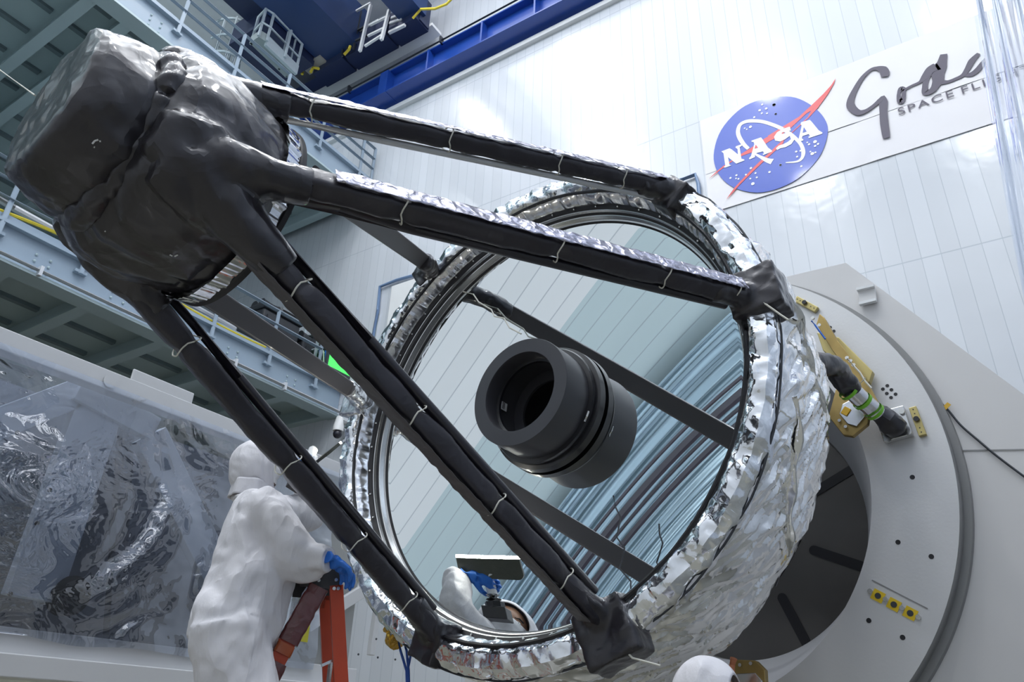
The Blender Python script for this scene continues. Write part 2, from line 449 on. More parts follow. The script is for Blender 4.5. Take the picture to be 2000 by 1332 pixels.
# white orbit
orb = ca([(545, 605), (480, 540), (425, 450), (410, 370), (440, 290), (520, 250), (620, 243), (740, 255), (880, 300), (1000, 352)]) + cb([(200, 755), (290, 810), (370, 880), (430, 950), (460, 1040), (445, 1120), (380, 1170), (230, 1185)])
ribbon(orb, [.07, .09, .09, .09, .09, .08, .08, .07, .07, .07, .08, .06, .02], 12.951, 'logo_orbit', M_whl)
ribbon(ca([(625, 668), (700, 710), (790, 755), (855, 772)]), [.04, .06, .10, .14], 12.951, 'logo_orbit', M_whl)
# serif capitals  N A S A
flat([ca([(195, 640), (300, 600), (330, 615), (410, 680), (405, 610), (378, 590), (382, 575), (455, 548), (462, 565), (432, 585), (455, 735), (492, 745), (494, 758), (388, 800), (370, 785), (280, 715), (300, 815), (325, 822), (250, 850), (222, 850), (245, 825), (222, 665)])], 12.949, 'logo_letter', M_whl)
flat([ca([(585, 500), (710, 458), (735, 490), (800, 590), (850, 628), (852, 642), (735, 690), (733, 672), (752, 665), (735, 640), (660, 660), (625, 675), (632, 700), (630, 715), (562, 745), (553, 732), (580, 700), (622, 545), (615, 520), (588, 515)])], 12.949, 'logo_letter', M_whl)
flat([ca([(640, 552), (627, 605), (672, 592)])], 12.9445, 'logo_letter', M_redl)
flat([cb([(300, 770), (285, 718), (200, 745), (120, 790), (80, 850), (95, 900), (160, 912), (225, 880), (285, 838), (300, 880), (260, 915), (200, 945), (140, 965), (105, 1000), (120, 1022), (160, 1000), (230, 985), (305, 945), (350, 880), (340, 820), (290, 790), (230, 800), (180, 815), (180, 795), (240, 775)])], 12.949, 'logo_letter', M_whl)
flat([cb([(432, 660), (545, 630), (570, 655), (660, 765), (710, 795), (705, 810), (530, 868), (528, 850), (548, 840), (530, 815), (450, 840), (440, 870), (462, 885), (460, 898), (388, 918), (375, 905), (398, 885), (440, 700), (425, 690)])], 12.949, 'logo_letter', M_whl)
flat([cb([(468, 725), (452, 798), (505, 782)])], 12.9445, 'logo_letter', M_blue)
# little stars
stars = [(ca, 725, 30, 12), (ca, 878, 32, 18), (ca, 777, 82, 14), (ca, 692, 105, 14), (ca, 720, 143, 11), (ca, 787, 145, 11), (ca, 900, 152, 12), (ca, 572, 320, 16), (ca, 497, 338, 9), (ca, 524, 352, 9), (ca, 578, 857, 13), (ca, 638, 922, 11), (ca, 512, 942, 10), (ca, 390, 950, 12), (ca, 312, 985, 12), (ca, 385, 990, 9), (ca, 416, 997, 10), (ca, 570, 994, 10), (ca, 655, 978, 11), (ca, 603, 1060, 18), (ca, 820, 908, 13), (ca, 962, 815, 12), (ca, 622, 195, 12),
         (cb, 613, 913, 18), (cb, 652, 942, 12), (cb, 614, 968, 12), (cb, 535, 946, 12), (cb, 512, 922, 9), (cb, 577, 1068, 18), (cb, 618, 1052, 10), (cb, 552, 1042, 9), (cb, 368, 1042, 12), (cb, 380, 1108, 11), (cb, 163, 1217, 12), (cb, 435, 1232, 12), (cb, 102, 552, 12), (cb, 78, 433, 18), (cb, 425, 1030, 11)]
for f_, x, y, r in stars:
    c = f_([(x, y)])[0]; r *= .0021
    MB().prism([V((c.x + r * math.cos(a * math.pi / 4), 12.95, c.z + r * math.sin(a * math.pi / 4))) for a in range(8)], (0, -.003, 0)).build('logo_star', M_whl, bn)
# brush script
YS = 12.943
for pts, ws in (
    ([(585, 470), (590, 425), (560, 375), (470, 360), (390, 390), (290, 490), (200, 640), (145, 770), (150, 860), (240, 935), (340, 915), (440, 850), (520, 780), (560, 730)], [.13, .17, .16, .08, .07, .09, .11, .14, .16, .13, .09, .08, .10, .06]),
    ([(560, 720), (570, 800), (570, 920), (580, 1060), (600, 1200), (610, 1265)], [.06, .16, .14, .15, .14, .12]),
    ([(845, 640), (800, 620), (770, 680), (775, 760), (800, 790), (830, 740), (835, 660), (845, 635)], [.09, .09, .06, .09, .13, .08, .07, .06]),
    ([(840, 640), (930, 590), (1040, 540), (1110, 470), (1180, 380), (1250, 340)], [.05, .05, .06, .14, .18, .2]),
    ([(1355, 175), (1335, 260), (1310, 350), (1280, 440), (1280, 510), (1240, 600), (1190, 655), (1120, 670), (1110, 600), (1130, 500), (1190, 390), (1290, 330)], [.12, .16, .22, .22, .20, .14, .12, .13, .10, .10, .14, .2]),
    ([(1290, 540), (1400, 535), (1500, 500), (1600, 450), (1660, 370), (1720, 260), (1810, 165)], [.14, .07, .07, .08, .10, .12, .07]),
    ([(1620, 440), (1700, 440), (1780, 390), (1860, 290), (1900, 230)], [.06, .10, .11, .09, .05])):
    YS += .0012; ribbon(cc_(pts), ws, YS, 'script_lettering', M_ink)
def text_mesh(s, size, loc, m, name, parent, rot=Matrix.Rotation(math.pi / 2, 4, 'X'), sx=1.35, ext=.002, spacing=1.25):
    cu = bpy.data.curves.new('t', 'FONT'); cu.body = s; cu.size = size; cu.extrude = ext; cu.space_character = spacing
    ob = bpy.data.objects.new('t', cu); col.objects.link(ob)
    dg = bpy.context.evaluated_depsgraph_get(); me = bpy.data.meshes.new_from_object(ob.evaluated_get(dg))
    bpy.data.objects.remove(ob); bpy.data.curves.remove(cu)
    org = V((0, 0, 0)); p = parent
    while p is not None: org += V(p.location); p = p.parent
    me.transform(Matrix.Translation(V(loc) - org) @ rot @ Matrix.Scale(sx, 4, (1, 0, 0)))
    me.materials.clear(); me.materials.append(m)
    o = bpy.data.objects.new(name, me); col.objects.link(o); o.parent = parent
    return o
text_mesh('SPACE', .235, (0.03, 12.95, 10.845 + H), M_ink, 'small_lettering', bn, sx=1.25, spacing=1.22)
text_mesh('FLIGHT', .235, (1.10, 12.95, 10.835 + H), M_ink, 'small_lettering', bn, sx=1.25, spacing=1.22)
text_mesh('CENTER', .235, (2.75, 12.95, 10.835 + H), M_ink, 'small_lettering', bn, sx=1.25, spacing=1.22)

# ------------------------------------------------------------------ crane runway beam along the back wall
M_cblue = mat('crane_blue', (.012, .06, .33), .32, coat=.3, nscale=1, var=.1)
M_navy = mat('crane_navy', (.018, .045, .145), .4, coat=.2, nscale=.8, var=.15)
M_navy2 = mat('crane_dark_navy', (.02, .03, .08), .4, nscale=.8, var=.1)
M_galv = mat('galvanised_steel', (.47, .54, .58), .4, metal=.3, nscale=8, var=.1)
M_dark = mat('dark_steel', (.035, .04, .05), .5, nscale=5)
M_yel = mat('yellow_hose', (.72, .58, .05), .5)
rb = empty('crane_runway_beam', (-8, 12.7, 18.3 + H), 'long blue crane runway beam fixed high along the panelled wall', 'beam')
zb, zt = 18.33 + H, 19.28 + H
MB().box((XL, 12.68, zb), (XR, 12.73, zt)).build('beam_web', M_cblue, rb)
MB().box((XL, 12.38, zb - .03), (XR, 12.99, zb + .02)).build('bottom_flange', M_cblue, rb)
MB().box((XL, 12.45, zt), (XR, 12.99, zt + .05)).build('top_flange', M_cblue, rb)
for x in (-18.7, -16.9, -13.9, -12.1, -10.0, -8.1, -6.0, -4.0, -2.0):
    MB().box((x - .03, 12.4, zb), (x + .03, 12.72, zt)).build('stiffener', M_cblue, rb)
MB().box((-14.1, 12.36, zb - .05), (-13.75, 12.99, zt)).build('splice_plate', M_cblue, rb)
MB().tube([(XL, 12.4, zt + .1), (XR, 12.4, zt + .1)], .03).build('conductor_rail', M_dark, rb)
for x in (-15.6, -11.6, -7.6): MB().box((x - .03, 12.34, zt + .0), (x + .03, 12.5, zt + .26)).build('rail_clip', M_dark, rb)
tag(MB().box((XL, 12.86, 17.95 + H), (XR, 12.999, 18.12 + H)).build('wall_ledge', M_white), 'white moulding running under the blue runway beam', 'moulding')

# ------------------------------------------------------------------ travelling crane bridge
cr = empty('bridge_crane', (-14, 11, 20 + H), 'dark navy travelling crane bridge with catwalk at the top of the photo', 'crane')
ZG = 20.0 + H
# end truck riding along the wall
MB().box((-19.8, 11.75, ZG - .05), (-12.0, 12.2, ZG + 1.1)).build('end_truck', M_navy2, cr)
MB().box((-16.6, 11.55, ZG - .1), (-15.2, 12.25, ZG + .9)).build('wheel_box', M_navy2, cr)
MB().box((-15.1, 11.6, ZG - .1), (-13.3, 12.25, ZG + .8)).build('wheel_box', M_navy2, cr)
MB().box((-13.2, 11.6, ZG - .1), (-12.05, 12.25, ZG + .8)).build('wheel_box', M_navy2, cr)
MB().box((XL, 12.22, ZG + .1), (-11.9, 12.7, ZG + .22)).build('white_rail', M_white, cr)
MB().box((-16.25, 1, ZG + .2), (-14.6, 11.9, ZG + 2.0)).build('bridge_girder', M_navy, cr)
MB().box((-12.75, 1, ZG + .2), (-11.9, 11.9, ZG + 2.0)).build('bridge_girder', M_navy, cr)
MB().box((-18.1, 9.2, ZG - .1), (-16.3, 11.3, ZG + .9)).build('drive_housing', M_navy2, cr)
MB().box((-17.4, 8.0, ZG + .6), (-16.3, 9.2, ZG + 1.6)).build('drive_housing', M_navy2, cr)
# white and dark rungs, brackets and panel rails between the girders
def wbar(a, b, t=.07, name='guard_rail', m=M_white): MB().beam(a, b, t, t).build(name, m, cr)
zc_ = ZG - .6
def pz(px, py, z): return atZ((px, py), z)
def pz2(px, py, y): return atY((px, py), y)
for a, b in (((703, 100), (724, 10)), ((745, 78), (760, 20)), ((674, 34), (724, 6)), ((713, 90), (750, 66)), ((719, 70), (752, 54)), ((723, 49), (755, 33))):
    wbar(pz2(a[0], a[1], 11.3), pz2(b[0], b[1], 11.3), .09 if a[0] in (703, 745) else .07)
for a, b in (((760, 64), (791, 49)), ((700, 62), (740, 40)), ((762, 46), (785, 38)), ((765, 36), (790, 26))):
    wbar(pz2(a[0], a[1], 11.6), pz2(b[0], b[1], 11.6), .09, 'light_bar')
for a, b in (((690, 96), (705, 22)), ((676, 104), (690, 40)), ((668, 110), (676, 34)), ((664, 60), (700, 40)), ((666, 76), (712, 52)), ((668, 92), (716, 70))):
    wbar(pz2(a[0], a[1], 11.5), pz2(b[0], b[1], 11.5), .06, 'guard_rail', M_dark)
MB().tube([pz2(*p, 11.2) for p in ((806, 36), (822, 18), (850, 17), (872, 8), (886, -6))], .04).build('yellow_hose', M_yel, cr, smooth=True)
for q in (((590, 145), (595, 125), (597, 105)), ((606, 142), (612, 132), (622, 134)), ((672, 107), (682, 96), (684, 90))):
    MB().tube([pz2(*p, 11.4) for p in q], .05).build('yellow_hose', M_yel, cr, smooth=True)
M_beige = mat('beige_box', (.42, .40, .36), .5)
P = pz2(616, 122, 11.45); MB().obox(P, (.45, 0, 0), (0, .2, 0), (0, 0, .16)).build('control_box', M_beige, cr)
P = pz2(618, 112, 11.45); MB().obox(P, (.45, 0, 0), (0, .2, 0), (0, 0, .12)).build('control_box', M_beige, cr)
# blue bracket
M_bblue = mat('bright_blue_paint', (.02, .13, .55), .35)
for a, b in (((519, 74), (532, 38)), ((519, 74), (542, 54)), ((530, 33), (534, 40))): MB().beam(pz2(*a, 10.2), pz2(*b, 10.2), .14, .14).build('blue_bracket', M_bblue, cr)
P = pz2(538, 40, 10.2); MB().obox(P, (.25, .15, -.12), (0, .1, 0), (.05, 0, .08)).build('warning_light', M_beige, cr)

# ------------------------------------------------------------------ caged ladder and access platform under the crane
cl = empty('caged_ladder', (-19.3, 9.55, 15.1 + H), 'pale steel caged ladder rising behind the upper walkway railing', 'ladder')
def lad(x):
    return x
lb, lt = 15.2 + H, 21.5 + H
lx, ly = -19.0, 9.55
for dy in (-.25, .25): MB().tube([(lx, ly + dy, lb), (lx, ly + dy, lt)], .04).build('ladder_rail', M_galv, cl)
for i in range(20): 
    z = lb + .3 * i + .2
    MB().tube([(lx, ly - .25, z), (lx, ly + .25, z)], .02, 6).build('rung', M_galv, cl)
for i in range(7):
    z = lt - .1 - i * .8
    MB().tube([(lx + .8 * math.sin(a), ly - .52 * math.cos(a), z) for a in [math.pi * k / 10 for k in range(11)]], .05, 6).build('cage_hoop', M_galv, cl)
for a in (.5, 1.1, 1.57, 2.04, 2.6):
    p = (lx + .8 * math.sin(a), ly - .52 * math.cos(a))
    MB().tube([(p[0], p[1], lt - 5.0), (p[0], p[1], lt)], .045, 6).build('cage_bar', M_galv, cl)
ap = empty('access_platform', (-18.2, 10.0, 18.0 + H), 'small grey access platform with handrails beside the navy crane', 'platform')
def pf(px, py, z): return atZ((px, py), z)
zP = 18.4 + H
ring = [pf(505, 72, zP), pf(521, 82, zP), pf(578, 139, zP), pf(558, 152, zP), pf(487, 84, zP)]
M_under = mat('platform_paint', (.26, .31, .32), .5, nscale=2, var=.1)
MB().prism(ring, (0, 0, .3)).build('deck', M_under, ap)
MB().beam(pf(520, 80, zP + .05), pf(580, 138, zP + .05), .1, .38).build('edge_channel', M_galv, ap)
for a in ((521, 80), (505, 70), (556, 112), (578, 138), (490, 86)):
    p = pf(*a, zP); MB().tube([p, p + V((0, 0, 1.2))], .05, 6).build('handrail_post', M_galv, ap)
for a in ((560, 150), (545, 135)):
    p = pf(*a, zP); MB().tube([p, V((p.x, p.y, ZG + .1))], .035, 6).build('hanger_rod', M_galv, ap)
for dz in (.6, 1.2):
    MB().tube([pf(578, 138, zP) + V((0, 0, dz)), pf(521, 80, zP) + V((0, 0, dz)), pf(505, 70, zP) + V((0, 0, dz)), pf(490, 86, zP) + V((0, 0, dz))], .04, 6).build('handrail', M_galv, ap)

# ------------------------------------------------------------------ two steel walkways on the left
M_gird = mat('walkway_girder_paint', (.29, .37, .46), .38, nscale=1.2, var=.06, coat=.15)
M_joist = mat('walkway_joist_paint', (.40, .50, .53), .45, nscale=1.2, var=.08)
M_deck = mat('walkway_deck_paint', (.40, .50, .52), .5, nscale=.9, var=.12)
M_slot = mat('deck_rib_paint', (.15, .20, .22), .5, nscale=6, var=.2)
M_pipe = mat('white_conduit', (.62, .64, .68), .35, metal=.2)
XG = -14.35
def walkway(zbot, ztop, zrail, y0, joists, posts, label, slots, ycut=12.99, thick=.42, gap=0):
    e = empty('steel_walkway', (XG, 6, zbot), label, 'walkway')
    # edge girder: web, flanges
    MB().box((XG - .06, y0, zbot), (XG - .0, ycut, ztop)).build('girder_web', M_gird, e)
    MB().box((XG - .32, y0, zbot - .04), (XG + .14, ycut, zbot + .02)).build('girder_flange', M_joist, e)
    MB().box((XG - .3, y0, ztop - .02), (XG + .13, ycut, ztop + .05)).build('girder_flange', M_gird, e)
    MB().box((XG - .05, y0, ztop + .05), (XG + .02, ycut, ztop + .2)).build('toe_plate', M_gird, e)
    zd = zbot + thick
    MB().box((XL, y0, zd), (XG - .06, ycut, zd + .1)).build('deck_plate', M_deck, e)
    for y in joists:
        MB().box((XL, y - .02, zbot + .03), (XG - .06, y + .02, zd)).build('joist', M_joist, e)
        MB().box((XL, y - .13, zbot - .0), (XG - .3, y + .13, zbot + .04)).build('joist_flange', M_joist, e)
    js = sorted(joists); 
    for a, b in zip(js[:-1], js[1:]):
        for x in slots:
            MB().box((x - .07, a + .18, zd - .09), (x + .07, b - .18, zd)).build('deck_rib', M_slot, e)
    for y in posts:
        MB().tube([(XG + .1, y, ztop - .3), (XG + .1, y, zrail)], .05, 8).build('railing_post', M_gird, e, smooth=True)
        MB().box((XG + 0, y - .12, ztop - .28), (XG + .1, y + .12, ztop - .22)).build('post_bracket', M_gird, e)
    for k in (1, .66, .33):
        z = lerp(ztop + .1, zrail, k)
        MB().tube([(XG + .1, y0, z), (XG + .1, posts[-1], z)], .045, 8).build('railing_pipe', M_gird, e, smooth=True)
    return e
wl = walkway(7.28 + H, 8.02 + H, 9.24 + H, -4, (-2, -.25, 1.5, 3.25, 4.62, 6.2, 7.95, 9.7, 11.4, 12.9), (-1.8, .2, 2.2, 4.15, 5.72, 7.2, 8.79, 10.46, 12.0),
        'lower grey steel walkway with three rail railing below the black wrapped drum', (-15.2, -16.4, -17.6, -18.8, -20, -21.2, -22.4, -23.6))
MB().tube([(XG + .18, -4, 7.36 + H), (XG + .18, 12.9, 7.36 + H)], .045, 8).build('conduit', M_pipe, wl, smooth=True)
for y in (5.0, 7.6, 9.5, 11.0): MB().box((XG + .1, y - .03, 7.25 + H), (XG + .24, y + .03, 7.45 + H)).build('conduit_clip', M_pipe, wl)
for y in (4.9, 6.45, 9.35, 11.15):
    mb = MB()
    for dy in (0, .27):
        for dz in (0, .14, .28): mb.sphere((XG + .01, y + dy, 7.45 + H + dz), .03, 6, 4)
    mb.build('bolt_group', M_joist, wl)
wu = walkway(14.33 + H, 15.1 + H, 16.4 + H, -4, (-2.6, -.9, .8, 2.5, 4.15, 5.0, 7.5, 9.2, 10.9, 12.6), (-2, 0, 2, 4, 5.95, 7.6, 9.2, 10.66, 12.29, 13.0 - .2),
        'upper grey steel walkway with ribbed underside at the top left', (-15.2, -16.3, -17.4, -18.5, -19.6, -20.7, -21.8, -22.9, -24), thick=.5)
for y in (5.3, 9.3): 
    mb = MB()
    for dy in (0, .27):
        for dz in (0, .16, .32): mb.sphere((XG + .01, y + dy, 14.5 + H + dz), .03, 6, 4)
    mb.build('bolt_group', M_joist, wu)
# yellow hose and white pipe lying on the lower walkway
tag(MB().tube([(XG + .0, y, 8.22 + H + .16 * math.sin((y - 4) * .9) * (1 if y < 6 else .4)) for y in [3 + .35 * i for i in range(22)]], .035, 6).build('yellow_cable', M_yel, smooth=True),
    'thin yellow cable lying along the edge of the lower walkway', 'cable')
tag(MB().tube([(XG - .15, 2, 8.62 + H), (XG - .15, 4.3, 8.5 + H), (XG - .15, 9.5, 8.34 + H)], .07, 8).build('white_pipe', M_pipe, smooth=True), 'white pipe resting along the lower walkway deck', 'pipe')
# black cases on the walkway
M_case = mat('black_case', (.025, .028, .035), .42, nscale=10, bump=.2, bscale=30)
M_silver = mat('brushed_silver', (.6, .62, .65), .3, metal=.8)
for (pa, pb, lab, zt) in (((484, 652), (556, 690), 'black equipment case with silver roll on top, left one on walkway', 9.75), ((566, 690), (610, 733), 'black equipment case with silver roll on top, right one beside green screen', 9.45)):
    a = atX(pa, XG - .75); b = atX(pb, XG - .75)
    e = empty('equipment_case', (XG - .75, a.y, 8.1 + H), lab, 'case', 'black cases on the walkway')
    ya, yb_ = a.y, b.y
    MB().box((XG - 1.3, ya, 8.15 + H), (XG - .3, yb_, zt + H - .35)).build('case_body', M_case, e, bevel=.05)
    MB().box((XG - 1.35, ya - .04, zt + H - .35), (XG - .25, yb_ + .04, zt + H - .2)).build('case_lid', M_case, e, bevel=.03)
    for dx in (-.1, -.4): MB().tube([(XG - .5 + dx, ya + .1, zt + H - .08), (XG - .5 + dx, lerp(ya, yb_, .5), zt + H - .08)], .13, 12).build('roll', M_case, e, smooth=True)
    MB().tube([(XG - .45, lerp(ya, yb_, .5), zt + H - .1), (XG - .45, yb_ - .05, zt + H - .1)], .1, 12).build('silver_roll', M_silver, e, smooth=True)
    MB().box((XG - .3, ya + .12, 8.2 + H), (XG - .26, yb_ - .12, zt + H - .5)).build('front_panel', M_case, e)
# green display hanging by the walkway
M_green = mat('green_screen', (.05, .75, .10), .5, emit=(.12, .85, .18), estr=.55, var=.02)
ge = empty('display_screen', (XG + .25, 11.6, 8.4 + H), 'bright green display screen on the railing behind the black struts', 'screen')
gp = [atX(p, XG + .25) for p in ((636, 715), (644, 672), (700, 690), (700, 748))]
MB().prism(gp, (-.02, 0, 0)).build('screen_panel', M_green, ge)
mb = MB()
for i in range(4): mb.beam(gp[i], gp[(i + 1) % 4], .06, .08)
mb.build('screen_frame', M_dark, ge)
# rack of small gear near the end of the walkway
rk = empty('equipment_rack', (XG - .2, 12.1, 8.1 + H), 'open steel rack with cables at the far end of the lower walkway', 'rack')
for y in (12.0, 12.5):
    for x in (XG - .1, XG - .7): MB().box((x - .03, y - .03, 8.1 + H), (x + .03, y + .03, 9.9 + H)).build('rack_post', M_galv, rk)
for z in (8.4, 8.9, 9.4): MB().box((XG - .72, 11.98, z + H), (XG - .08, 12.52, z + .03 + H)).build('rack_shelf', M_galv, rk)
for i in range(6):
    y = 12.0 + .07 * i
    MB().tube([(XG - .05, y, 8.2 + H + .12 * random.random()), (XG + .02, y + .1, 8.5 + H), (XG - .03, y + .05, 8.85 + H + .2 * random.random())], .018, 5).build('cable_loop', (M_bblue, M_dark, M_white)[i % 3], rk, smooth=True)
# security camera under the walkway end
sce = empty('security_camera', atY((660, 842), 12.7), 'small white and black dome security camera under the walkway', 'camera')
c = V(sce.location)
MB().tube([c + V((0, .31, .3)), c + V((0, 0, .3)), c + V((0, 0, .12)), c], [.08, .13, .14, .14], 12).build('camera_housing', M_white, sce, smooth=True)
MB().sphere(c + V((0, -.0, -.08)), .12, 12, 8).build('camera_dome', mat('black_dome', (.02, .02, .03), .1), sce, smooth=True)

# ------------------------------------------------------------------ conduit frames on the back wall
M_cond = mat('blue_grey_conduit', (.16, .25, .42), .35, nscale=3)
def wp(x, y): return atY((x, y), 12.93)
tag(MB().tube([wp(728, 660), wp(738, 606), wp(742, 560), wp(775, 547), wp(830, 532), wp(900, 512)], .045, 8).build('wall_conduit', M_cond, smooth=True),
    'thin blue conduit bent around a wall opening left of the mirror', 'conduit')
tag(MB().tube([wp(1315, 357), wp(1358, 341), wp(1364, 360), wp(1366, 388)], .045, 8).build('wall_conduit', M_cond, smooth=True),
    'thin blue conduit corner on wall beside the banner logo', 'conduit')
# shallow white door panel seen within the left conduit frame
pts = [wp(766, 560), wp(830, 540), wp(830, 640), wp(752, 660)]
tag(MB().box((pts[0].x, 12.9, pts[2].z), (pts[1].x + 1.5, 12.999, pts[0].z)).build('wall_hatch', M_white, bevel=.02), 'flat white hatch on the wall inside the conduit frame', 'hatch')
# ================================================================== THE TELESCOPE
M_mirror = NT('silver_mirror'); M_mirror.b.inputs['Metallic'].default_value = 1; M_mirror.b.inputs['Roughness'].default_value = 0.0
_n = M_mirror.node('ShaderNodeTexNoise', i_Scale=.5); _m = M_mirror.node('ShaderNodeMixRGB'); _m.inputs[1].default_value = (.86, .90, .91, 1); _m.inputs[2].default_value = (.88, .92, .93, 1)
M_mirror.link(_n.outputs[0], _m.inputs[0]); M_mirror.link(_m.outputs[0], M_mirror.b.inputs['Base Color']); M_mirror = M_mirror.m
M_foil = mat('crumpled_silver_foil', (.88, .90, .94), .10, metal=1, crink=.12, cscale=8, nscale=9, rvar=.5, var=.03, ridge=.4, rgscale=9, rgdist=.012)
M_foil2 = mat('pleated_silver_foil', (.84, .84, .87), .19, metal=1, crink=.15, cscale=6, nscale=9, rvar=.4, var=.05)
M_skirt = mat('loose_silver_foil', (.95, .95, .95), .10, metal=1, nscale=5, rvar=.5, var=.03, ridge=.35, rgscale=2.6, rgdist=.03, stretch=(1.6, .55, 1.6))
M_blk = mat('black_wrap_film', (.026, .024, .031), .33, metal=.4, crink=.20, cscale=7, nscale=5, rvar=.4, var=.2, coat=.6, ridge=.22, rgscale=2.2, rgdist=.03)
M_blk2 = mat('strut_wrap_film', (.036, .034, .044), .40, metal=.3, crink=.15, cscale=9, nscale=6, rvar=.3, var=.25, coat=.2, stretch=(1, 1, 1))
M_greyface = mat('grey_wrap_film', (.10, .095, .105), .5, metal=.2, crink=.12, cscale=8, nscale=5)
M_sheen = mat('lamp_sheen_film', (.50, .49, .58), .28, metal=.9, crink=.6, cscale=12, nscale=8, rvar=.4)  # dark strut film's upper face, its lamp sheen put into the colour
M_comp = mat('bare_composite', (.075, .071, .08), .42, nscale=3, var=.1, coat=.1)
M_tube = mat('black_tube', (.018, .017, .026), .3, nscale=5, coat=.3)
M_black = mat('matt_black', (.014, .014, .018), .45, nscale=6)
M_baf = mat('baffle_black_paint', (.062, .062, .072), .36, nscale=4, var=.1, metal=.2)
M_bafr = mat('baffle_ring_black', (.012, .012, .016), .3, nscale=6, coat=.3)
M_alu = mat('polished_aluminium', (.62, .62, .62), .22, metal=1, nscale=3, stretch=(1, 1, 1))
M_string = mat('white_string', (.70, .69, .62), .6)
M_gold = mat('gold_film', (.62, .36, .05), .25, metal=.8, crink=.5, cscale=20)
M_screw = mat('screw_steel', (.6, .6, .58), .25, metal=1)
tel = empty('space_telescope', TC, 'large open truss telescope with round mirror, silver foil rim and black wrapped struts', 'telescope')
RC = 5.7; SV = -.228
def sag(r): return SV + RC - math.sqrt(RC * RC - r * r)
# mirror
mb = MB(); NTH = 180; rs = [.30 + (1.2 - .30) * i / 50 for i in range(51)]
mb.grid(lambda u, v: (lambda r: SP(r, 360 * u, sag(r)))(lerp(.30, 1.2, v)), NTH, 50, wrapu=True)
mir = mb.build('primary_mirror', M_mirror, tel, smooth=True)
MB().grid(lambda u, v: SP(lerp(.28, 1.2, v), 360 * u, sag(lerp(.28, 1.2, v)) - .12), 90, 2, wrapu=True).build('mirror_back', M_black, tel)
def revolve(name, prof, m, parent=tel, n=180, smooth=True, fn=None, cx=0, cy=0):
    mb = MB(); k = len(prof) - 1
    def f(u, v):
        i = min(int(v * k + 1e-6), k); t = v * k - i
        a, b = prof[i], prof[min(i + 1, k)]
        r, s = lerp(a[0], b[0], t), lerp(a[1], b[1], t)
        if fn: r, s = fn(u, r, s)
        t = 2 * math.pi * u
        return S(cx + r * math.cos(t), cy + r * math.sin(t), s)
    mb.grid(f, n, k, wrapu=True)
    return mb.build(name, m, parent, smooth=smooth)
ze = sag(1.2)
revolve('bezel_ring', [(1.195, ze - .015), (1.199, ze + .002), (1.204, ze + .012), (1.206, ze + .016)], M_black)
revolve('polished_ring', [(1.206, ze + .016), (1.215, ze + .018), (1.217, -.045), (1.222, -.043)], M_alu)
revolve('bezel_ring', [(1.222, -.043), (1.225, -.04), (1.228, -.03), (1.232, -.028)], M_black)
revolve('polished_ring', [(1.232, -.028), (1.236, -.012), (1.240, -.01)], M_alu)
revolve('bezel_ring', [(1.240, -.01), (1.242, 0), (1.262, .008), (1.264, -.01)], M_black)
for i in range(48):
    p = SP(1.25, i * 7.5 + 2, .008); MB().sphere(p, .007, 6, 4).build('screw', M_screw, tel)
# pleated foil band in front of the rim
def pleat(u, o=0, f=95):
    a = 2 * math.pi * u
    return noise.noise(V((math.cos(a) * f * .16 + o, math.sin(a) * f * .16, o))) + .5 * noise.noise(V((math.cos(a) * f * .4 + o, math.sin(a) * f * .4, 3 + o)))
def band(u, v):
    r = lerp(1.262, 1.292, v ** 1.3); s = lerp(.004, .100, v)
    k = math.sin(math.pi * v) ** .5
    h = (.016 * pleat(u, 2) + .012 * fold(SP(1.3, 360 * u, s * .4), 9, 15, .3)) * k + .010 * k
    return SP(r - h * .8, 360 * u, s + h * .5)
MB().grid(band, 900, 12, wrapu=True).build('pleated_foil_band', M_foil2, tel, smooth=True, sharp=30)
mb = MB(); mb.tube([SP(1.292 + .004 * pleat(i / 240, 5, 40), i * 1.5, .106 + .004 * pleat(i / 240, 1, 30)) for i in range(241)], .010, 6); mb.build('seam_tape', M_black, tel, smooth=True)
def outer(u, v):
    # flat crumpled collar facing forward, turning back over the edge
    k = v * 4
    P = [(1.292, .102), (1.335, .120), (1.395, .112), (1.432, .075), (1.440, .02)]
    i = min(int(k), 3); t = k - i
    r, s = lerp(P[i][0], P[i + 1][0], t), lerp(P[i][1], P[i + 1][1], t)
    q = SP(r, 360 * u, s)
    c = fold(q, 4.5, 3, .3) * .020 + fold(q, 9, 8, .3) * .022 + fold(q, 19, 9, .3) * .010
    e = min(1, v * 7)
    s += c * e * (1.0 if v < .7 else .3) + .012 * e
    r += (c * .9 * max(0, v - .45) * 2) * e
    return SP(r, 360 * u, s)
MB().grid(outer, 900, 26, wrapu=True).build('foil_collar', M_foil, tel, smooth=True, sharp=24); facet(bpy.data.objects['foil_collar'], .45, 20)
mb = MB(); mb.tube([SP(1.437 + .008 * pleat(i / 240, 8, 40), i * 1.5, .07 + .008 * pleat(i / 240, 9, 30)) for i in range(241)], .0055, 5); mb.build('seam_tape', M_dark, tel, smooth=True)
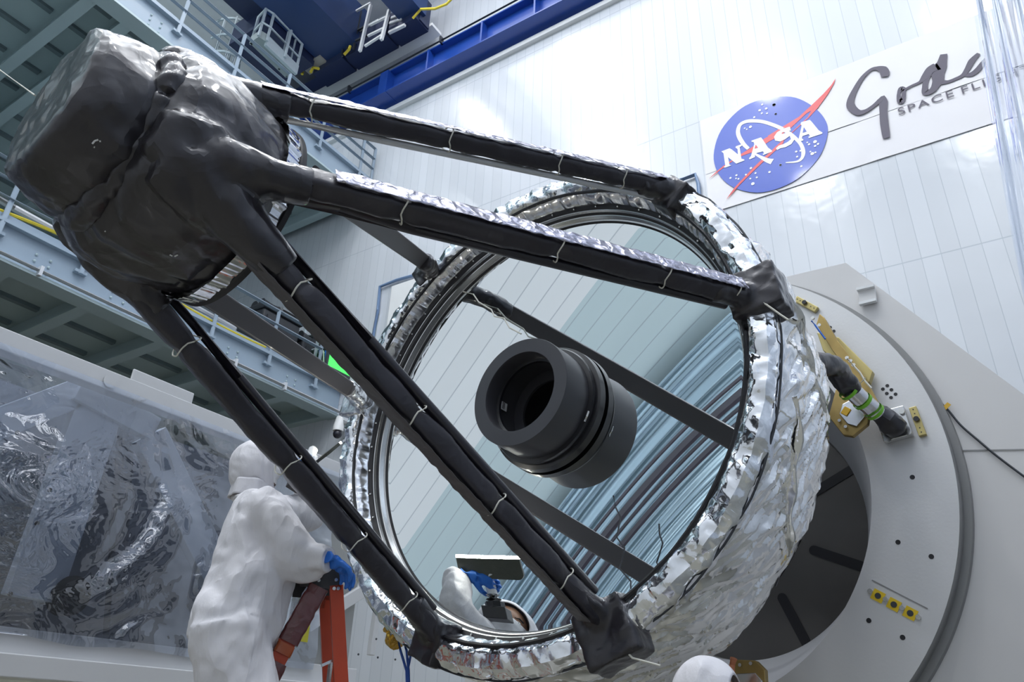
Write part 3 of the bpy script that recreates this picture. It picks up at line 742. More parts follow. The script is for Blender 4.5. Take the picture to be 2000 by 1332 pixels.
# loose foil skirt wrapped round the back of the mirror
def skirt(u, v):
    a = 360 * u
    P = [(1.435, .055), (1.470, -.12), (1.470, -.40), (1.440, -.68), (1.34, -.94), (1.16, -1.08)]
    k = v * 5; i = min(int(k), 4); t = k - i
    r, s = lerp(P[i][0], P[i + 1][0], t), lerp(P[i][1], P[i + 1][1], t)
    g = math.exp(-((((a + 62 + 180) % 360) - 180) / 26) ** 2)      # sags a little at the lower right
    r += .06 * g * v * (1 - v) * 2 - .07 * math.exp(-((((a + 32 + 180) % 360) - 180) / 22) ** 2) * v
    q = SP(1.45, a + 26 * s, s * .24)                       # long folds run front to back
    f = fold(q, 2.4, 1, .3) * .085 + fold(q, 5.2, 4, .3) * .065
    q2 = SP(1.45, a, s * 1.2)
    f += fold(SP(1.45, a + 40 * s, s * .22), 11, 16, .3) * .034 + fold(SP(1.45, a + 60 * s, s * .25), 21, 17, .4) * .018 + fold(q2, 4, 2, .3) * .014 + fold(q2, 16, 5, .3) * .005
    r += f * min(1, v * 4 + .15) * (1 - .75 * v) - .02
    return SP(r, a + 2.0 * nz((q.x * 2, q.y * 2, s * 3)), s)
MB().grid(skirt, 1100, 120, wrapu=True).build('foil_skirt', M_skirt, tel, smooth=True, sharp=20); facet(bpy.data.objects['foil_skirt'], .35, 20)
revolve('back_panel', [(1.22, -1.12), (.9, -1.14), (.0, -1.14)], M_foil2, n=60)
# long twisted foil folds lying over the skirt on the right
for k, (a0, a1, s0, s1, w_) in enumerate(((10, -6, .0, -.5, .022), (-14, -36, .0, -.5, .024))):
    pts = []; rr = []
    for i in range(24):
        t = i / 23; s = lerp(s0, s1, t)
        rb_ = 1.455 - .12 * max(0, (-s - .4)) * 2
        pts.append(SP(rb_ + .02 * math.sin(t * 7 + k), lerp(a0, a1, t) + 2 * math.sin(t * 5 + k), s)); rr.append((w_ * (.35 + .65 * math.sin(math.pi * t)) * (1 + .4 * math.sin(t * 23 + k * 2)), w_ * .35 * (.4 + .6 * math.sin(math.pi * t))))
    MB().tube(pts, rr, 9).build('foil_fold', M_foil, tel, smooth=True, sharp=20)
# black flap hanging off the skirt in front of the dark disc
fl = [atS(p, -1.05) for p in ((1565, 925), (1596, 935), (1570, 1010), (1540, 1080), (1515, 1145), (1495, 1140), (1530, 1040), (1550, 980))]
MB().prism(fl, AX * -.01).build('black_flap', M_blk, tel)
# gold glimpses where the foil opens
for (p, q, w_) in (((1318, 1166), (1378, 1198), .03), ((1530, 695), (1566, 735), .025)):
    a, b = atS(p, -.28), atS(q, -.45); a += (CAMP - a).normalized() * .14; b += (CAMP - b).normalized() * .14
    MB().tube([a, (a + b) / 2 + V((.01, 0, .01)), b], [(.012, .03), (w_, .02), (.01, .02)], 8).build('gold_lining', M_gold, tel)

# ---- struts
FEET = {'D': ((1310, 372), .12), 'C': ((1462, 582), .12), 'B': ((1172, 1205), .12), 'A': ((850, 1232), .12), 'F': ((704, 775), .25), 'E': ((840, 520), .20)}
CY = .03
def node2(deg, s=2.16, r=.40): t = math.radians(deg); return S(r * math.cos(t), CY + r * math.sin(t), s)
TOPS = {'D': node2(80, 2.19, .39), 'C': node2(-22, 2.20, .40), 'B': atS((428, 388), 2.15), 'A': node2(-150, 2.20, .39), 'F': atS((352, 540), 1.96), 'E': atS((604, 346), 1.84)}
def strutframe(a, b, turn=None):
    d = (b - a).normalized()
    if turn is not None:
        # the wrapped box is clocked so its broad face looks down and outwards, its edge away from the axis
        mid = (a + b) / 2; vv = CAMP - mid; vv = (vv - d * vv.dot(d)).normalized()
        l = locS(mid); n0 = S(0, 0, l[2]) - mid; w_ = d.cross(vv); w_ = w_ if w_.dot(n0) > 0 else -w_
        g = math.radians(turn); n = (w_ * math.cos(g) - vv * math.sin(g)).normalized(); t = d.cross(n)
        return d, n, (t if t.dot(vv) > 0 else -t)
    mid = (a + b) / 2; l = locS(mid); axp = S(0, 0, l[2])
    n = (axp - mid); n = (n - d * n.dot(d)).normalized()          # towards the axis
    t = d.cross(n).normalized()
    return d, n, t
def cross_ring(c, n, t, hw, hh, rad, k=4, jit=None):
    out = []
    for (sx, sy, a0) in ((1, 1, 0), (-1, 1, 90), (-1, -1, 180), (1, -1, 270)):
        for i in range(k + 1):
            a = math.radians(a0 + 90 * i / k)
            x = sx * (hw - rad) + rad * math.cos(a); y = sy * (hh - rad) + rad * math.sin(a)
            out.append(c + t * x + n * y)
    return out
def tie(parent, c, d, n, t, hw, hh, hang=True):
    ring = smoothloop(cross_ring(c, n, t, hw + .004, hh + .004, .035, 3), 2)
    ring = [p + d * .010 * math.sin(i * .35) for i, p in enumerate(ring)] 
    MB().tube(ring + [ring[0]], .0032, 5).build('string_tie', M_string, parent, smooth=True)
def wrapped(key, hw, hh, ties, face=None, turn=20, tubem=None, tr=.023, f0=.08):
    P, s = FEET[key]; a = TOPS[key]; b = atS(P, s)
    d, n, t = strutframe(a, b, turn); L = (b - a).length; N_ = 170
    mb = MB(); rings = []
    for i in range(N_ + 1):
        f = i / N_; c = a + d * (L * f) - n * .012
        w_ = hw * (1.0 + .06 * math.sin(f * 9)) ; h_ = hh
        ring = cross_ring(c, n, t, w_, h_, .022, 3)
        out = []
        for j, p in enumerate(ring):
            e = p - c
            q = p * 1.0
            am = .007 * nz(q, 6, ord(key)) + .008 * fold(q, 7, ord(key)) + .004 * fold(q, 19, ord(key) + 1)
            # cinched at the ties
            for tt in ties: am -= .010 * math.exp(-((f - tt) / .012) ** 2)
            out.append(p + e.normalized() * am)
        rings.append(out)
    mb.loft(rings)
    o = mb.build('strut', M_blk2, tel, smooth=True)
    tb = MB(); tb.tube([a + d * (L * f) + n * (hh + tr * .6) + t * (.006) for f in (0.06, .3, .6, .955)], tr, 14); tb.build('strut_tube', tubem or M_tube, o, smooth=True)
    # crinkled film strip along the outer edge
    if face:
        sgn, m, w2 = face
        def st_(u, v):
            c = a + d * (L * (f0 + (.97 - f0) * u)); q = c + n * v
            x = sgn[0]; y = sgn[1]
            e = (t * x + n * y).normalized(); g = (n * x - t * y).normalized() 
            return c - n * .012 + e * ((hw if abs(x) > abs(y) else hh) + .013 + .006 * fold(q, 16, 3) + .004 * nz(q, 30, 3)) + g * (lerp(-w2, w2, v))
        MB().grid(st_, 260, 6).build('film_strip', m, o, smooth=True, solid=.002)
    for tt in ties: tie(o, a + d * (L * tt) - n * .012, d, n, t, hw + .004, hh + .006)
    return o
wrapped('D', .042, .042, (.165, .43, .68, .85), face=((0, -1), M_sheen, .034), turn=12, tubem=M_pipe, tr=.016)
wrapped('C', .046, .044, (.27, .55, .78, .95), face=((0, -1), M_sheen, .040), turn=28, f0=.16)
wrapped('B', .044, .044, (.165, .44, .66, .87), face=((0, -1), M_greyface, .040), turn=27)
wrapped('A', .052, .048, (.20, .485, .70, .885), turn=10)
def bare(key, hw, hh):
    P, s = FEET[key]; a = TOPS[key]; b = atS(P, s); d, n, t = strutframe(a, b, 4)
    rings = [cross_ring(a + (b - a) * f, n, t, hw, hh, .008, 2) for f in (0, .5, 1)]
    return MB().loft(rings).build('strut', M_comp, tel)
bare('E', .016, .050); bare('F', .016, .047)
# a cover flap of wrinkled film beside strut ends: black wrapped feet on the rim
def foot(px, s, sx, sy, sd, rot=0, seed=0, m=M_blk, key=None):
    c = atS(px, s); l = locS(c); a0 = math.degrees(math.atan2(l[1], l[0]))
    tt = math.radians(a0); rad_ = EX * math.cos(tt) + EY * math.sin(tt); tan_ = -EX * math.sin(tt) + EY * math.cos(tt)
    mb = MB(); mb.obox(c, rad_ * sx * .92, tan_ * sy * .92, AX * sd * .85)
    if key:
        e = atS(*FEET[key]); d = (TOPS[key] - e).normalized()
        mb.tube([c, lerp(c, e, .6), e + d * .05, e + d * .22], [.07, .07, .062, .056], 14)
    return bake(mb.build('foot_wrap', m, tel), .009, 12, lambda p: .020 * fold(p, 6, seed, .3) + .008 * fold(p, 13, seed + 2, .3), sharp=26)
foot((1322, 392), .07, .10, .075, .11, seed=1, key='D')
foot((1482, 580), .07, .13, .13, .11, seed=2, key='C')
foot((1196, 1238), .07, .14, .14, .10, seed=3, key='B')
foot((850, 1252), .07, .12, .10, .09, seed=4, key='A')
foot((706, 790), .07, .12, .11, .09, seed=5, key='F', m=M_foil2)
foot((836, 540), .07, .10, .08, .08, seed=6, key='E')
# thin white drawstrings hanging from the feet
for pts, s in ((((1447, 566), (1490, 590), (1525, 615), (1540, 625)), .16), (((1160, 1180), (1205, 1230), (1222, 1270), (1235, 1285), (1290, 1300)), .14), (((795, 1240), (805, 1270), (840, 1290), (880, 1300)), .06)):
    MB().tube([atS(p, s) for p in pts], .0045, 6).build('drawstring', M_string, tel, smooth=True)
# sensor lead dangling at the mirror's upper left rim
MB().tube([atS(p, .0) for p in ((905, 570), (925, 575), (935, 590), (960, 605), (966, 618), (985, 622), (995, 640), (1018, 652))], .005, 5).build('sensor_lead', M_string, tel, smooth=True)
MB().tube([atS(p, .02) for p in ((1198, 968), (1202, 990), (1212, 1010), (1205, 1050), (1220, 1070), (1216, 1090), (1210, 1110), (1232, 1135), (1232, 1150))], .004, 5).build('sensor_lead', M_dark, tel, smooth=True)

# ---- central baffle
BC = CY * .7
def rev2(name, prof, m, parent, n=96, smooth=True): return revolve(name, prof, m, parent, n, smooth, cy=BC)
baf = rev2('central_baffle', [(.345, -.20), (.345, -.165), (.322, -.16), (.318, .09), (.316, .095), (.236, .095), (.232, .085), (.240, -.02), (.245, -.36)], M_baf, tel)
rev2('baffle_flange', [(.322, -.11), (.346, -.113), (.352, -.125), (.346, -.137), (.348, -.15), (.372, -.155), (.376, -.20), (.30, -.205)], M_bafr, baf)
rev2('inner_ring', [(.24, -.01), (.225, -.015), (.222, -.03), (.242, -.035)], M_bafr, baf)
rev2('inner_ring', [(.242, -.18), (.180, -.185), (.178, -.20), (.24, -.20)], M_baf, baf)
rev2('inner_floor', [(.25, -.36), (.12, -.37), (.0, -.37)], M_black, baf)
for dg in (95, 215, 335):
    p = [S(.347 * math.cos(math.radians(dg + k)), BC + .347 * math.sin(math.radians(dg + k)), -.105) for k in (-5, 0, 5)]
    MB().tube(p, .006, 6).build('flange_clip', M_alu, baf)
pl_ = [S(.2405 * math.cos(math.radians(dg)), BC + .2405 * math.sin(math.radians(dg)), s) for dg, s in ((170, -.03), (182, -.03), (182, -.085), (170, -.085))]
q_ = [(S(0, BC, locS(p)[2]) - p).normalized() for p in pl_]
MB().prism([p + q * .012 for p, q in zip(pl_, q_)], q_[0] * .004).build('paper_label', M_white, baf)
for k in range(5):
    t = math.radians(171.5 + k * 2.1)
    a_ = S(.2405 * math.cos(t), BC + .2405 * math.sin(t), -.04); b_ = S(.2405 * math.cos(t), BC + .2405 * math.sin(t), -.06)
    q = (S(0, BC, locS(a_)[2]) - a_).normalized() * .018
    MB().tube([a_ + q, b_ + q], .0035, 4).build('label_mark', M_ink, baf)

# ---- secondary mirror housing, wrapped in black film
def lobed(prof, amp, seed, cres=None, nth=200, squash=0):
    def f(u, v):
        k = v * (len(prof) - 1); i = min(int(k), len(prof) - 2); t = k - i
        t2 = t * t * (3 - 2 * t)
        r = lerp(prof[i][0], prof[i + 1][0], t2); s = lerp(prof[i][1], prof[i + 1][1], t)
        th = 2 * math.pi * u
        r *= 1 + squash * math.cos(3 * (th - math.radians(90)))
        x, y = r * math.cos(th), CY + r * math.sin(th)
        p = S(x, y, s)
        kk = min(1, r / .12)
        c1 = amp * .55 * fold(p, 2.6, seed) + amp * .40 * fold(p, 6, seed + 3) + amp * .12 * fold(p, 15, seed + 1) + amp * .25 * nz(p, 3, seed)
        # creases gathered where pieces meet
        nrm = V((math.cos(th), math.sin(th), 0))
        return S(x + nrm.x * c1 * kk, y + nrm.y * c1 * kk, s + (c1 * .7 if r < .26 else 0))
    return f
def ringset(prof, cx=0, cy=CY, n=48, sq=.03):
    return [[S(cx + r * (1 + sq * math.cos(3 * (t - math.pi / 2))) * math.cos(t), cy + r * (1 + sq * math.cos(3 * (t - math.pi / 2))) * math.sin(t), s) for t in [2 * math.pi * k / n for k in range(n)]] for r, s in prof]
hs_ = MB(); hs_.loft(ringset([(.355, 1.945), (.385, 1.97), (.405, 2.05), (.418, 2.15), (.412, 2.25), (.395, 2.33), (.35, 2.38), (.28, 2.43)]))
for key in ('D', 'C', 'B', 'A'):
    b, s_ = FEET[key]; b = atS(b, s_); a = TOPS[key]; d = (b - a).normalized(); l = locS(a)
    ou = (a - S(0, CY, l[2])).normalized()
    hs_.tube([a - d * .22 - ou * .12, a - d * .10 - ou * .05, a + d * .04 - ou * .01, a + d * .16, a + d * .30], [.05, .10, .10, .080, .066], 20)
    hs_.loft([cross_ring(a + AX * q - ou * w_, ou, AX.cross(ou).normalized(), x, .05, .03, 3) for q, w_, x in ((-.12, .03, .10), (.05, .01, .12), (.14, .02, .10), (.20, .05, .07))])
hous = hs_.build('secondary_housing', M_blk, tel)
def hfn(p):
    sl = locS(p)[2]; hem = min(1, max(0, (sl - 1.95) / .06))
    return (.034 * fold(p, 2.6, 2, .25) + .024 * fold(p, 5.0, 5, .25) + .014 * fold(p, 9.5, 3, .3) + .005 * fold(p, 20, 6, .3)) * hem
bake(hous, .0085, 8, hfn); facet(hous, .10, 16)
dr = MB(); dr.loft(ringset([(.26, 2.37), (.31, 2.40), (.325, 2.45), (.315, 2.52), (.292, 2.59), (.275, 2.612), (.26, 2.618), (.12, 2.624)], sq=.02))
drum = dr.build('end_cover', M_blk, tel)
bake(drum, .0075, 2, lambda p: .018 * fold(p, 2.4, 7, .25) + .014 * fold(p, 5.0, 8, .25) + .009 * fold(p, 10, 9, .3) + .004 * fold(p, 21, 10, .3)); facet(drum, .10, 16)
revolve('housing_rim', [(.34, 1.905), (.375, 1.90), (.385, 1.915), (.38, 1.94), (.36, 1.95)], M_alu, hous, 120, cy=CY)
revolve('rim_edge', [(.385, 1.905), (.392, 1.90), (.393, 1.92), (.386, 1.925)], M_black, hous, 120, cy=CY)
MB().grid(lambda u, v: (lambda th, s, r: S(r * math.cos(th), CY + r * math.sin(th), s))(2 * math.pi * u, lerp(1.915, 1.985, v), .385 + .015 * v + .010 * pleat(u, 8, 60)), 320, 8, wrapu=True).build('rim_foil', M_foil, hous)
revolve('secondary_mirror', [(.34, 1.95), (.27, 1.97), (.15, 1.975), (0, 1.975)], M_black, hous, 60, cy=CY)
# gathered collar of film where the cover meets the housing
mb = MB(); ringp = [S((.300 + .02 * math.sin(3 * t)) * math.cos(t), CY + (.300 + .02 * math.sin(3 * t)) * math.sin(t), 2.395) for t in [2 * math.pi * k / 60 for k in range(61)]]
mb.tube(ringp, .045, 12); bake(mb.build('film_gather', M_blk, hous), .008, 4, lambda p: .016 * fold(p, 9, 12) + .008 * fold(p, 22, 13), sharp=34)
# loose foil cuff, gold end and blue straps at the lower left rim
cuff = MB(); ca_ = [atS(p, .0) for p in ((742, 1165), (758, 1190), (775, 1222), (782, 1240))]
cuff.tube(ca_, [.05, .06, .055, .06], 14, cap=False); cuff.build('foil_cuff', M_foil, tel)
MB().tube([atS((765, 1225), .0), atS((772, 1245), .0), atS((778, 1252), .0)], [.05, .06, .055], 12).build('gold_cuff', M_gold, tel)
M_strap = mat('blue_strap', (.02, .09, .42), .5)
for dx, ex in ((0, 0), (12, 4), (22, 2)):
    MB().tube([atS((776 + dx * .5, 1240), .02), atS((782 + dx, 1270), .02), atS((794 + ex, 1310), .02), atS((795 + ex, 1345), .02)], .007, 6).build('hanging_strap', M_strap, tel, smooth=True)

# small white flecks on the black film, and a thin cord running off to the left
bpy.context.view_layer.update()
def onfilm(px, o):
    org = V((0, 0, 0)); p = o
    while p is not None: org += V(p.location); p = p.parent
    ok, loc_, nor, _ = o.ray_cast(CAMP - org, ray(*px))
    return (loc_ + org, nor) if ok else (None, None)
for a, b, o in (((180, 281), (185, 275), drum), ((185, 275), (192, 273), drum), ((183, 287), (185, 288), drum), ((194, 276), (197, 276), drum), ((205, 451), (207, 452), hous), ((332, 497), (336, 499), hous), ((341, 500), (347, 497), hous)):
    P, n1 = onfilm(a, o); Q, n2 = onfilm(b, o)
    if P and Q: MB().tube([P + n1 * .0015, Q + n2 * .0015], .0028, 6).build('white_fleck', M_white, o)
MB().tube([atS((68, 186), 2.60), atS((-12, 128), 2.66)], .0035, 6).build('tether_cord', M_string, drum)
# ================================================================== TILT FIXTURE BEHIND THE TELESCOPE
M_fix = mat('fixture_white_paint', (.68, .67, .67), .45, nscale=.8, var=.035, coat=.05)
M_ringm = mat('machined_ring', (.66, .66, .67), .4, metal=.35, nscale=1.6, var=.08, bump=.05, bscale=60, rvar=.3)
M_inner = mat('fixture_inner_grey', (.50, .51, .54), .45, nscale=1.2, var=.05)
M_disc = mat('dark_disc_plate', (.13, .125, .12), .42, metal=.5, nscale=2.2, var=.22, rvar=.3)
M_gap = mat('ring_edge_grey', (.27, .27, .27), .4, nscale=2, metal=.4)
M_brass = mat('brass_plate', (.52, .43, .18), .38, metal=.55, nscale=6, var=.15)
M_brassd = mat('gold_bracket', (.38, .27, .10), .35, metal=.75, nscale=9, var=.25)
M_orange = mat('amber_tape', (.70, .42, .03), .35)
M_ylab = mat('yellow_label', (.75, .52, .02), .4)
M_greent = mat('green_tape', (.20, .55, .03), .4)
fix = empty('tilt_fixture', S(0, 0, -1.9).xy.to_3d(), 'big white tilt fixture with round ring and dark slotted disc behind the mirror', 'fixture')
RX, RY, RS = 0.0, -.10, -1.70
# base plate: stands on the floor, top corner cut away
zf = -(TC.z) + .0
pl = [(-1.9, zf + .2), (3.6, zf + .2), (3.6, -1.9), (1.39, 1.49), (.9, 1.53), (-1.5, 1.56), (-1.9, 1.2)]
MB().holed(pl, (0, -.1), 1.45, lambda x, y, d: S(x, y, -1.84 - d), .35).build('base_plate', M_fix, fix)
MB().prism([S(x, y, -1.837) for x, y in ((1.66, .005), (3.5, -.30), (3.5, -.292), (1.66, .013))], AX * .002).build('plate_seam', M_gap, fix)
MB().box((-4.5, 5.0, 0), (1.9, 6.0, .26)).build('floor_skid', M_fix, fix)
def ringpart(name, prof, m, n=160, cx=RX, cy=RY): return revolve(name, prof, m, fix, n, True, cx=cx, cy=cy)
ringpart('ring_face', [(1.32, RS), (1.775, RS)], M_ringm)
ringpart('ring_rim', [(1.775, RS), (1.78, RS - .01), (1.78, RS - .10), (1.82, RS - .10), (1.825, RS - .145)], M_gap)
def cone(u, v): 
    t = 2 * math.pi * u; r = lerp(1.32, .96, v); cx = lerp(RX, .12, v); cy = lerp(RY, -.09, v)
    return S(cx + r * math.cos(t), cy + r * math.sin(t), lerp(RS, -2.55, v))
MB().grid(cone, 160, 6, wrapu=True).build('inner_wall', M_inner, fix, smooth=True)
def lipc(u, v):
    t = 2 * math.pi * u; r = lerp(.96, .95, v); return S(.12 + r * math.cos(t), -.09 + r * math.sin(t), lerp(-2.55, -2.66, v))
MB().grid(lipc, 120, 1, wrapu=True).build('disc_lip', M_gap, fix, smooth=True)
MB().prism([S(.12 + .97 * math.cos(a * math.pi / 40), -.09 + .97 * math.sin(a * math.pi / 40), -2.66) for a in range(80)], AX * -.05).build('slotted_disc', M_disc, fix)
for a, b in (((1580, 968), (1672, 912)), ((1590, 1075), (1700, 1112)), ((1528, 1168), (1585, 1275))):
    P, Q = atS(a, -2.655), atS(b, -2.655); d = (Q - P).normalized(); n = d.cross(AX).normalized() * .035
    poly = [P + n * math.cos(t) - d * .035 * math.sin(t) for t in [math.pi * k / 8 for k in range(9)]] + [Q - n, Q + n]
    MB().prism(poly, AX * .004).build('disc_slot', M_black, fix)
def dot(px, s, r, name, m, h=.004, n=12):
    c = atS(px, s); return MB().prism([c + EX * r * math.cos(2 * math.pi * k / n) + EY * r * math.sin(2 * math.pi * k / n) for k in range(n)], AX * h).build(name, m, fix)
for p in ((1782, 932), (1754, 1059), (1819, 1087), (1697, 1212), (1763, 1245)): dot(p, RS, .014, 'tapped_hole', M_black, .002)
for gx, gy in ((1500, 550),):
    for x, y in ((575, 412), (535, 443), (608, 447), (568, 480), (643, 484), (602, 515), (1165, 1017), (1122, 1050), (1205, 1057), (1160, 1093), (1246, 1100), (1202, 1133)):
        dot((gx + x / 5, gy + y / 5), RS, .011, 'tapped_hole', M_black, .002)
P, Q = atS((1703, 1133), RS), atS((1812, 1189), RS)
MB().beam(P + AX * .001, Q + AX * .001, .006, .003, AX).build('ring_joint', M_gap, fix)
for p in ((1715, 1164), (1746, 1181), (1778, 1198)):
    c = atS(p, RS); d = (Q - P).normalized(); e = AX.cross(d).normalized()
    l = MB().obox(c + AX * .002, d * .032, e * .030, AX * .002).build('yellow_label', M_ylab, fix)
    MB().prism([c + AX * .004 + (d * math.cos(k * math.pi / 6) + e * math.sin(k * math.pi / 6)) * .017 for k in range(12)], AX * .002).build('label_hole', M_dark, l)
for p in ((1700, 1155), (1730, 1171), (1762, 1188), (1794, 1206)):
    c = atS(p, RS); MB().tube([c, c + AX * .012], .014, 8).build('bolt', M_screw, fix); 
def bar(pa, pb, s, w_, h, name, m, par=fix):
    a, b = atS(pa, s), atS(pb, s); return MB().beam(a + AX * h / 2, b + AX * h / 2, w_, h, AX).build(name, m, par, bevel=.003)
for pa, pb, k in (((1556, 586), (1597, 608), (1575, 596)), ((1784, 798), (1804, 853), (1793, 823))):
    o = bar(pa, pb, RS + .002, .042, .03, 'brass_bar', M_brass)
    c = atS(k, RS); MB().tube([c, c + AX * .05], [.018, .016], 10).build('bar_knob', M_black, o)
    a, b = atS(pa, RS), atS(pb, RS)
    for f in (.1, .25, .75, .9):
        q = lerp(a, b, f) + AX * .032
        MB().prism([q + EX * .004 * math.cos(j) + EY * .004 * math.sin(j) for j in range(6)], AX * .002).build('bar_hole', M_dark, o)
# thin white handle plate on the base plate
hp = [atS(p, -1.83) for p in ((1676, 570), (1710, 562), (1714, 590), (1681, 598))]
MB().prism(hp, AX * .02).build('handle_plate', M_fix, fix, bevel=.004)
MB().beam(hp[0] + AX * .03, hp[1] + AX * .03, .02, .03, AX).build('handle_bar', M_white, fix); MB().beam(hp[3] + AX * .03, hp[2] + AX * .03, .02, .03, AX).build('handle_bar', M_white, fix)
# gold brackets and mount arms
def polyp(pts, s, h, name, m, par=fix, bev=.004): return MB().prism([atS(p, s) for p in pts], AX * h).build(name, m, par, bevel=bev)
gp_ = polyp([(1600, 655), (1643, 665), (1676, 698), (1709, 731), (1702, 752), (1680, 752), (1640, 716), (1612, 690)], -1.66, .05, 'gold_plate', M_brass)
polyp([(1624, 700), (1650, 699), (1672, 722), (1664, 730), (1640, 722)], -1.60, .03, 'gold_step', M_brassd, gp_)
polyp([(1606, 620), (1616, 628), (1640, 670), (1690, 735), (1722, 795), (1712, 800), (1676, 752), (1630, 690), (1600, 640)], -1.60, .06, 'gold_rail', M_brassd)
for x, y in ((1588, 622), (1601, 636), (1655, 700), (1662, 706), (1668, 714)):
    dot((x, y), -1.55, .012, 'bracket_bolt', M_screw, .012)
br = polyp([(1636, 765), (1664, 768), (1703, 806), (1698, 832), (1669, 856), (1650, 853), (1622, 818)], -1.55, .04, 'gold_bracket', M_brassd)
polyp([(1646, 790), (1662, 782), (1682, 797), (1690, 814), (1673, 834), (1656, 829), (1640, 810)], -1.505, .01, 'bracket_window', M_alu, br)
for x, y in ((1640, 822), (1652, 834), (1694, 812)): dot((x, y), -1.50, .01, 'bracket_bolt', M_screw, .01)
bar((1646, 800), (1658, 806), -1.49, .05, .004, 'amber_patch', M_orange, br)
def spt(px, s): return atS(px, s)
def arm(pts, r, name, m, par, amp=.2, sd=1, n=40):
    P = smoothloop([atS(p, s) for p, s in pts], 8, False)
    mb = MB(); rings = []; L = len(P)
    for i, c in enumerate(P):
        d = (P[min(i + 1, L - 1)] - P[max(0, i - 1)]).normalized(); x, y = frame_of(d); f = i / (L - 1) * (len(r) - 1); k = min(int(f), len(r) - 2); rr = lerp(r[k], r[k + 1], f - k)
        rings.append([c + (x * math.cos(a) + y * math.sin(a)) * rr * (1 + amp * fold(c + (x * math.cos(a) + y * math.sin(a)) * .06, 14, sd)) for a in [2 * math.pi * k / 20 for k in range(20)]])
    mb.loft(rings); return mb.build(name, m, par, smooth=True, sharp=30)
am = arm([((1570, 700), -.75), ((1612, 712), -.98), ((1632, 718), -1.1), ((1650, 745), -1.25), ((1664, 762), -1.32)], [.05, .06, .06, .07, .06], 'arm_wrap', M_blk, fix, .3, 2)
arm([((1652, 752), -1.28), ((1682, 780), -1.38), ((1712, 806), -1.5)], [.052, .054, .052], 'mount_arm', M_foil2, fix, .06, 3)
arm([((1706, 800), -1.5), ((1735, 822), -1.56), ((1755, 845), -1.62)], [.05, .06, .075, .05], 'arm_wrap', M_blk, fix, .35, 4)
for p in (((1655, 762), -1.29), ((1682, 781), -1.38), ((1705, 801), -1.46)):
    c = atS(*p); d = (atS((1712, 806), -1.5) - atS((1652, 752), -1.28)).normalized(); x, y = frame_of(d)
    rg = [c + (x * math.cos(a) + y * math.sin(a)) * .0585 for a in [2 * math.pi * k / 24 for k in range(24)]]; rg2 = [q + d * .022 for q in rg]
    MB().loft([rg, rg2], cap=False).build('green_tape_band', M_greent, fix, smooth=True)
mp_ = polyp([(1712, 812), (1768, 797), (1786, 853), (1730, 868)], RS + .002, .05, 'mount_pad', M_alu)
for x, y in ((1722, 820), (1762, 805), (1775, 846), (1736, 860)): dot((x, y), RS + .055, .016, 'pad_bolt', M_screw, .015)
# lower mount: gold octagon and copper pipe at the bottom edge
b2 = polyp([(1436, 1290), (1482, 1292), (1500, 1310), (1502, 1345), (1436, 1350)], -1.45, .05, 'gold_bracket', M_brassd)
polyp([(1440, 1316), (1476, 1314), (1490, 1330), (1490, 1350), (1440, 1350)], -1.395, .01, 'bracket_window', M_alu, b2)
MB().tube([atS((1433, 1286), -1.2), atS((1428, 1310), -1.22), atS((1421, 1340), -1.24)], .02, 10).build('copper_pipe', mat('copper', (.75, .30, .16), .35, metal=.7), fix, smooth=True)
for x, y in ((1446, 1299), (1467, 1296)): dot((x, y), -1.395, .01, 'bracket_bolt', M_screw, .01)
# blue and white thin leads among the brackets
for k, pts in enumerate((((1585, 627), (1592, 635), (1600, 646), (1612, 662)), ((1655, 700), (1668, 715), (1680, 728), (1690, 745), (1702, 758)), ((1690, 738), (1672, 758), (1664, 766)))):
    MB().tube([atS(p, -1.48) for p in pts], .006, 5).build('sensor_lead', (M_bblue, M_string, M_string)[k], fix, smooth=True)
# cable taped down the plate
cb_ = empty('sensor_cable', atS((1850, 800), -1.8), 'thin dark cable taped across the white fixture plate with amber tape', 'cable')
cp = [(1708, 667), (1740, 690), (1768, 708), (1785, 722), (1794, 740), (1803, 756), (1820, 774), (1848, 797), (1876, 830), (1908, 858), (1950, 893), (2010, 938)]
MB().tube(smoothloop([atS(p, -1.825) for p in cp], 5, False), .007, 6).build('cable_lead', M_dark, cb_, smooth=True)
MB().tube([atS((1801, 752), -1.815), atS((1809, 763), -1.815), atS((1817, 771), -1.815)], [.008, .016, .008], 8).build('inline_connector', M_black, cb_, smooth=True)
for (x, y, dx, dy, m) in ((1785, 720, 7, -3, M_orange), (1847, 795, 7, -7, M_orange), (1704, 662, 3, 1, M_orange)):
    a, b = atS((x - dx, y - dy), -1.815), atS((x + dx, y + dy), -1.815)
    MB().beam(a, b, .026, .002, AX).build('tape_strip', m, cb_)
# ================================================================== THE TECHNICIAN
def atPl(p, P0, n): v = ray(*p); return CAMP + v * ((P0 - CAMP).dot(n) / v.dot(n))
A0 = atS((588, 1131), .86); nW = V((.80, -.60, 0)); wF = -nW
B0 = atPl((669, 1131), A0, nW); A0.z = B0.z = (A0.z + B0.z) / 2
fa = atPl((622, 1146), A0, nW); fb = atPl((520, 1332), A0, nW); fd = (fb - fa); fd = fd * ((fa.z - .0) / (fa.z - fb.z)); ff = fa + fd
LWD = .36
M_suit = mat('cleanroom_suit', (.72, .71, .75), .6, nscale=3, var=.03, crink=.35, cscale=8, ridge=.6, rgscale=6, rgdist=.03, stretch=(1, 1, .45), bump2=.2, b2scale=160)
M_glove = mat('blue_nitrile', (.02, .16, .62), .38, nscale=10, bump=.2, bscale=50, bdist=.004)
M_skin = mat('skin', (.42, .24, .16), .5, nscale=8)
M_mask = mat('face_mask', (.80, .80, .82), .6, nscale=4, bump=.2, bscale=14, bdist=.01)
F = V((.80, .60, 0)); SR = V((.60, -.80, 0)); UP = V((0, 0, 1))
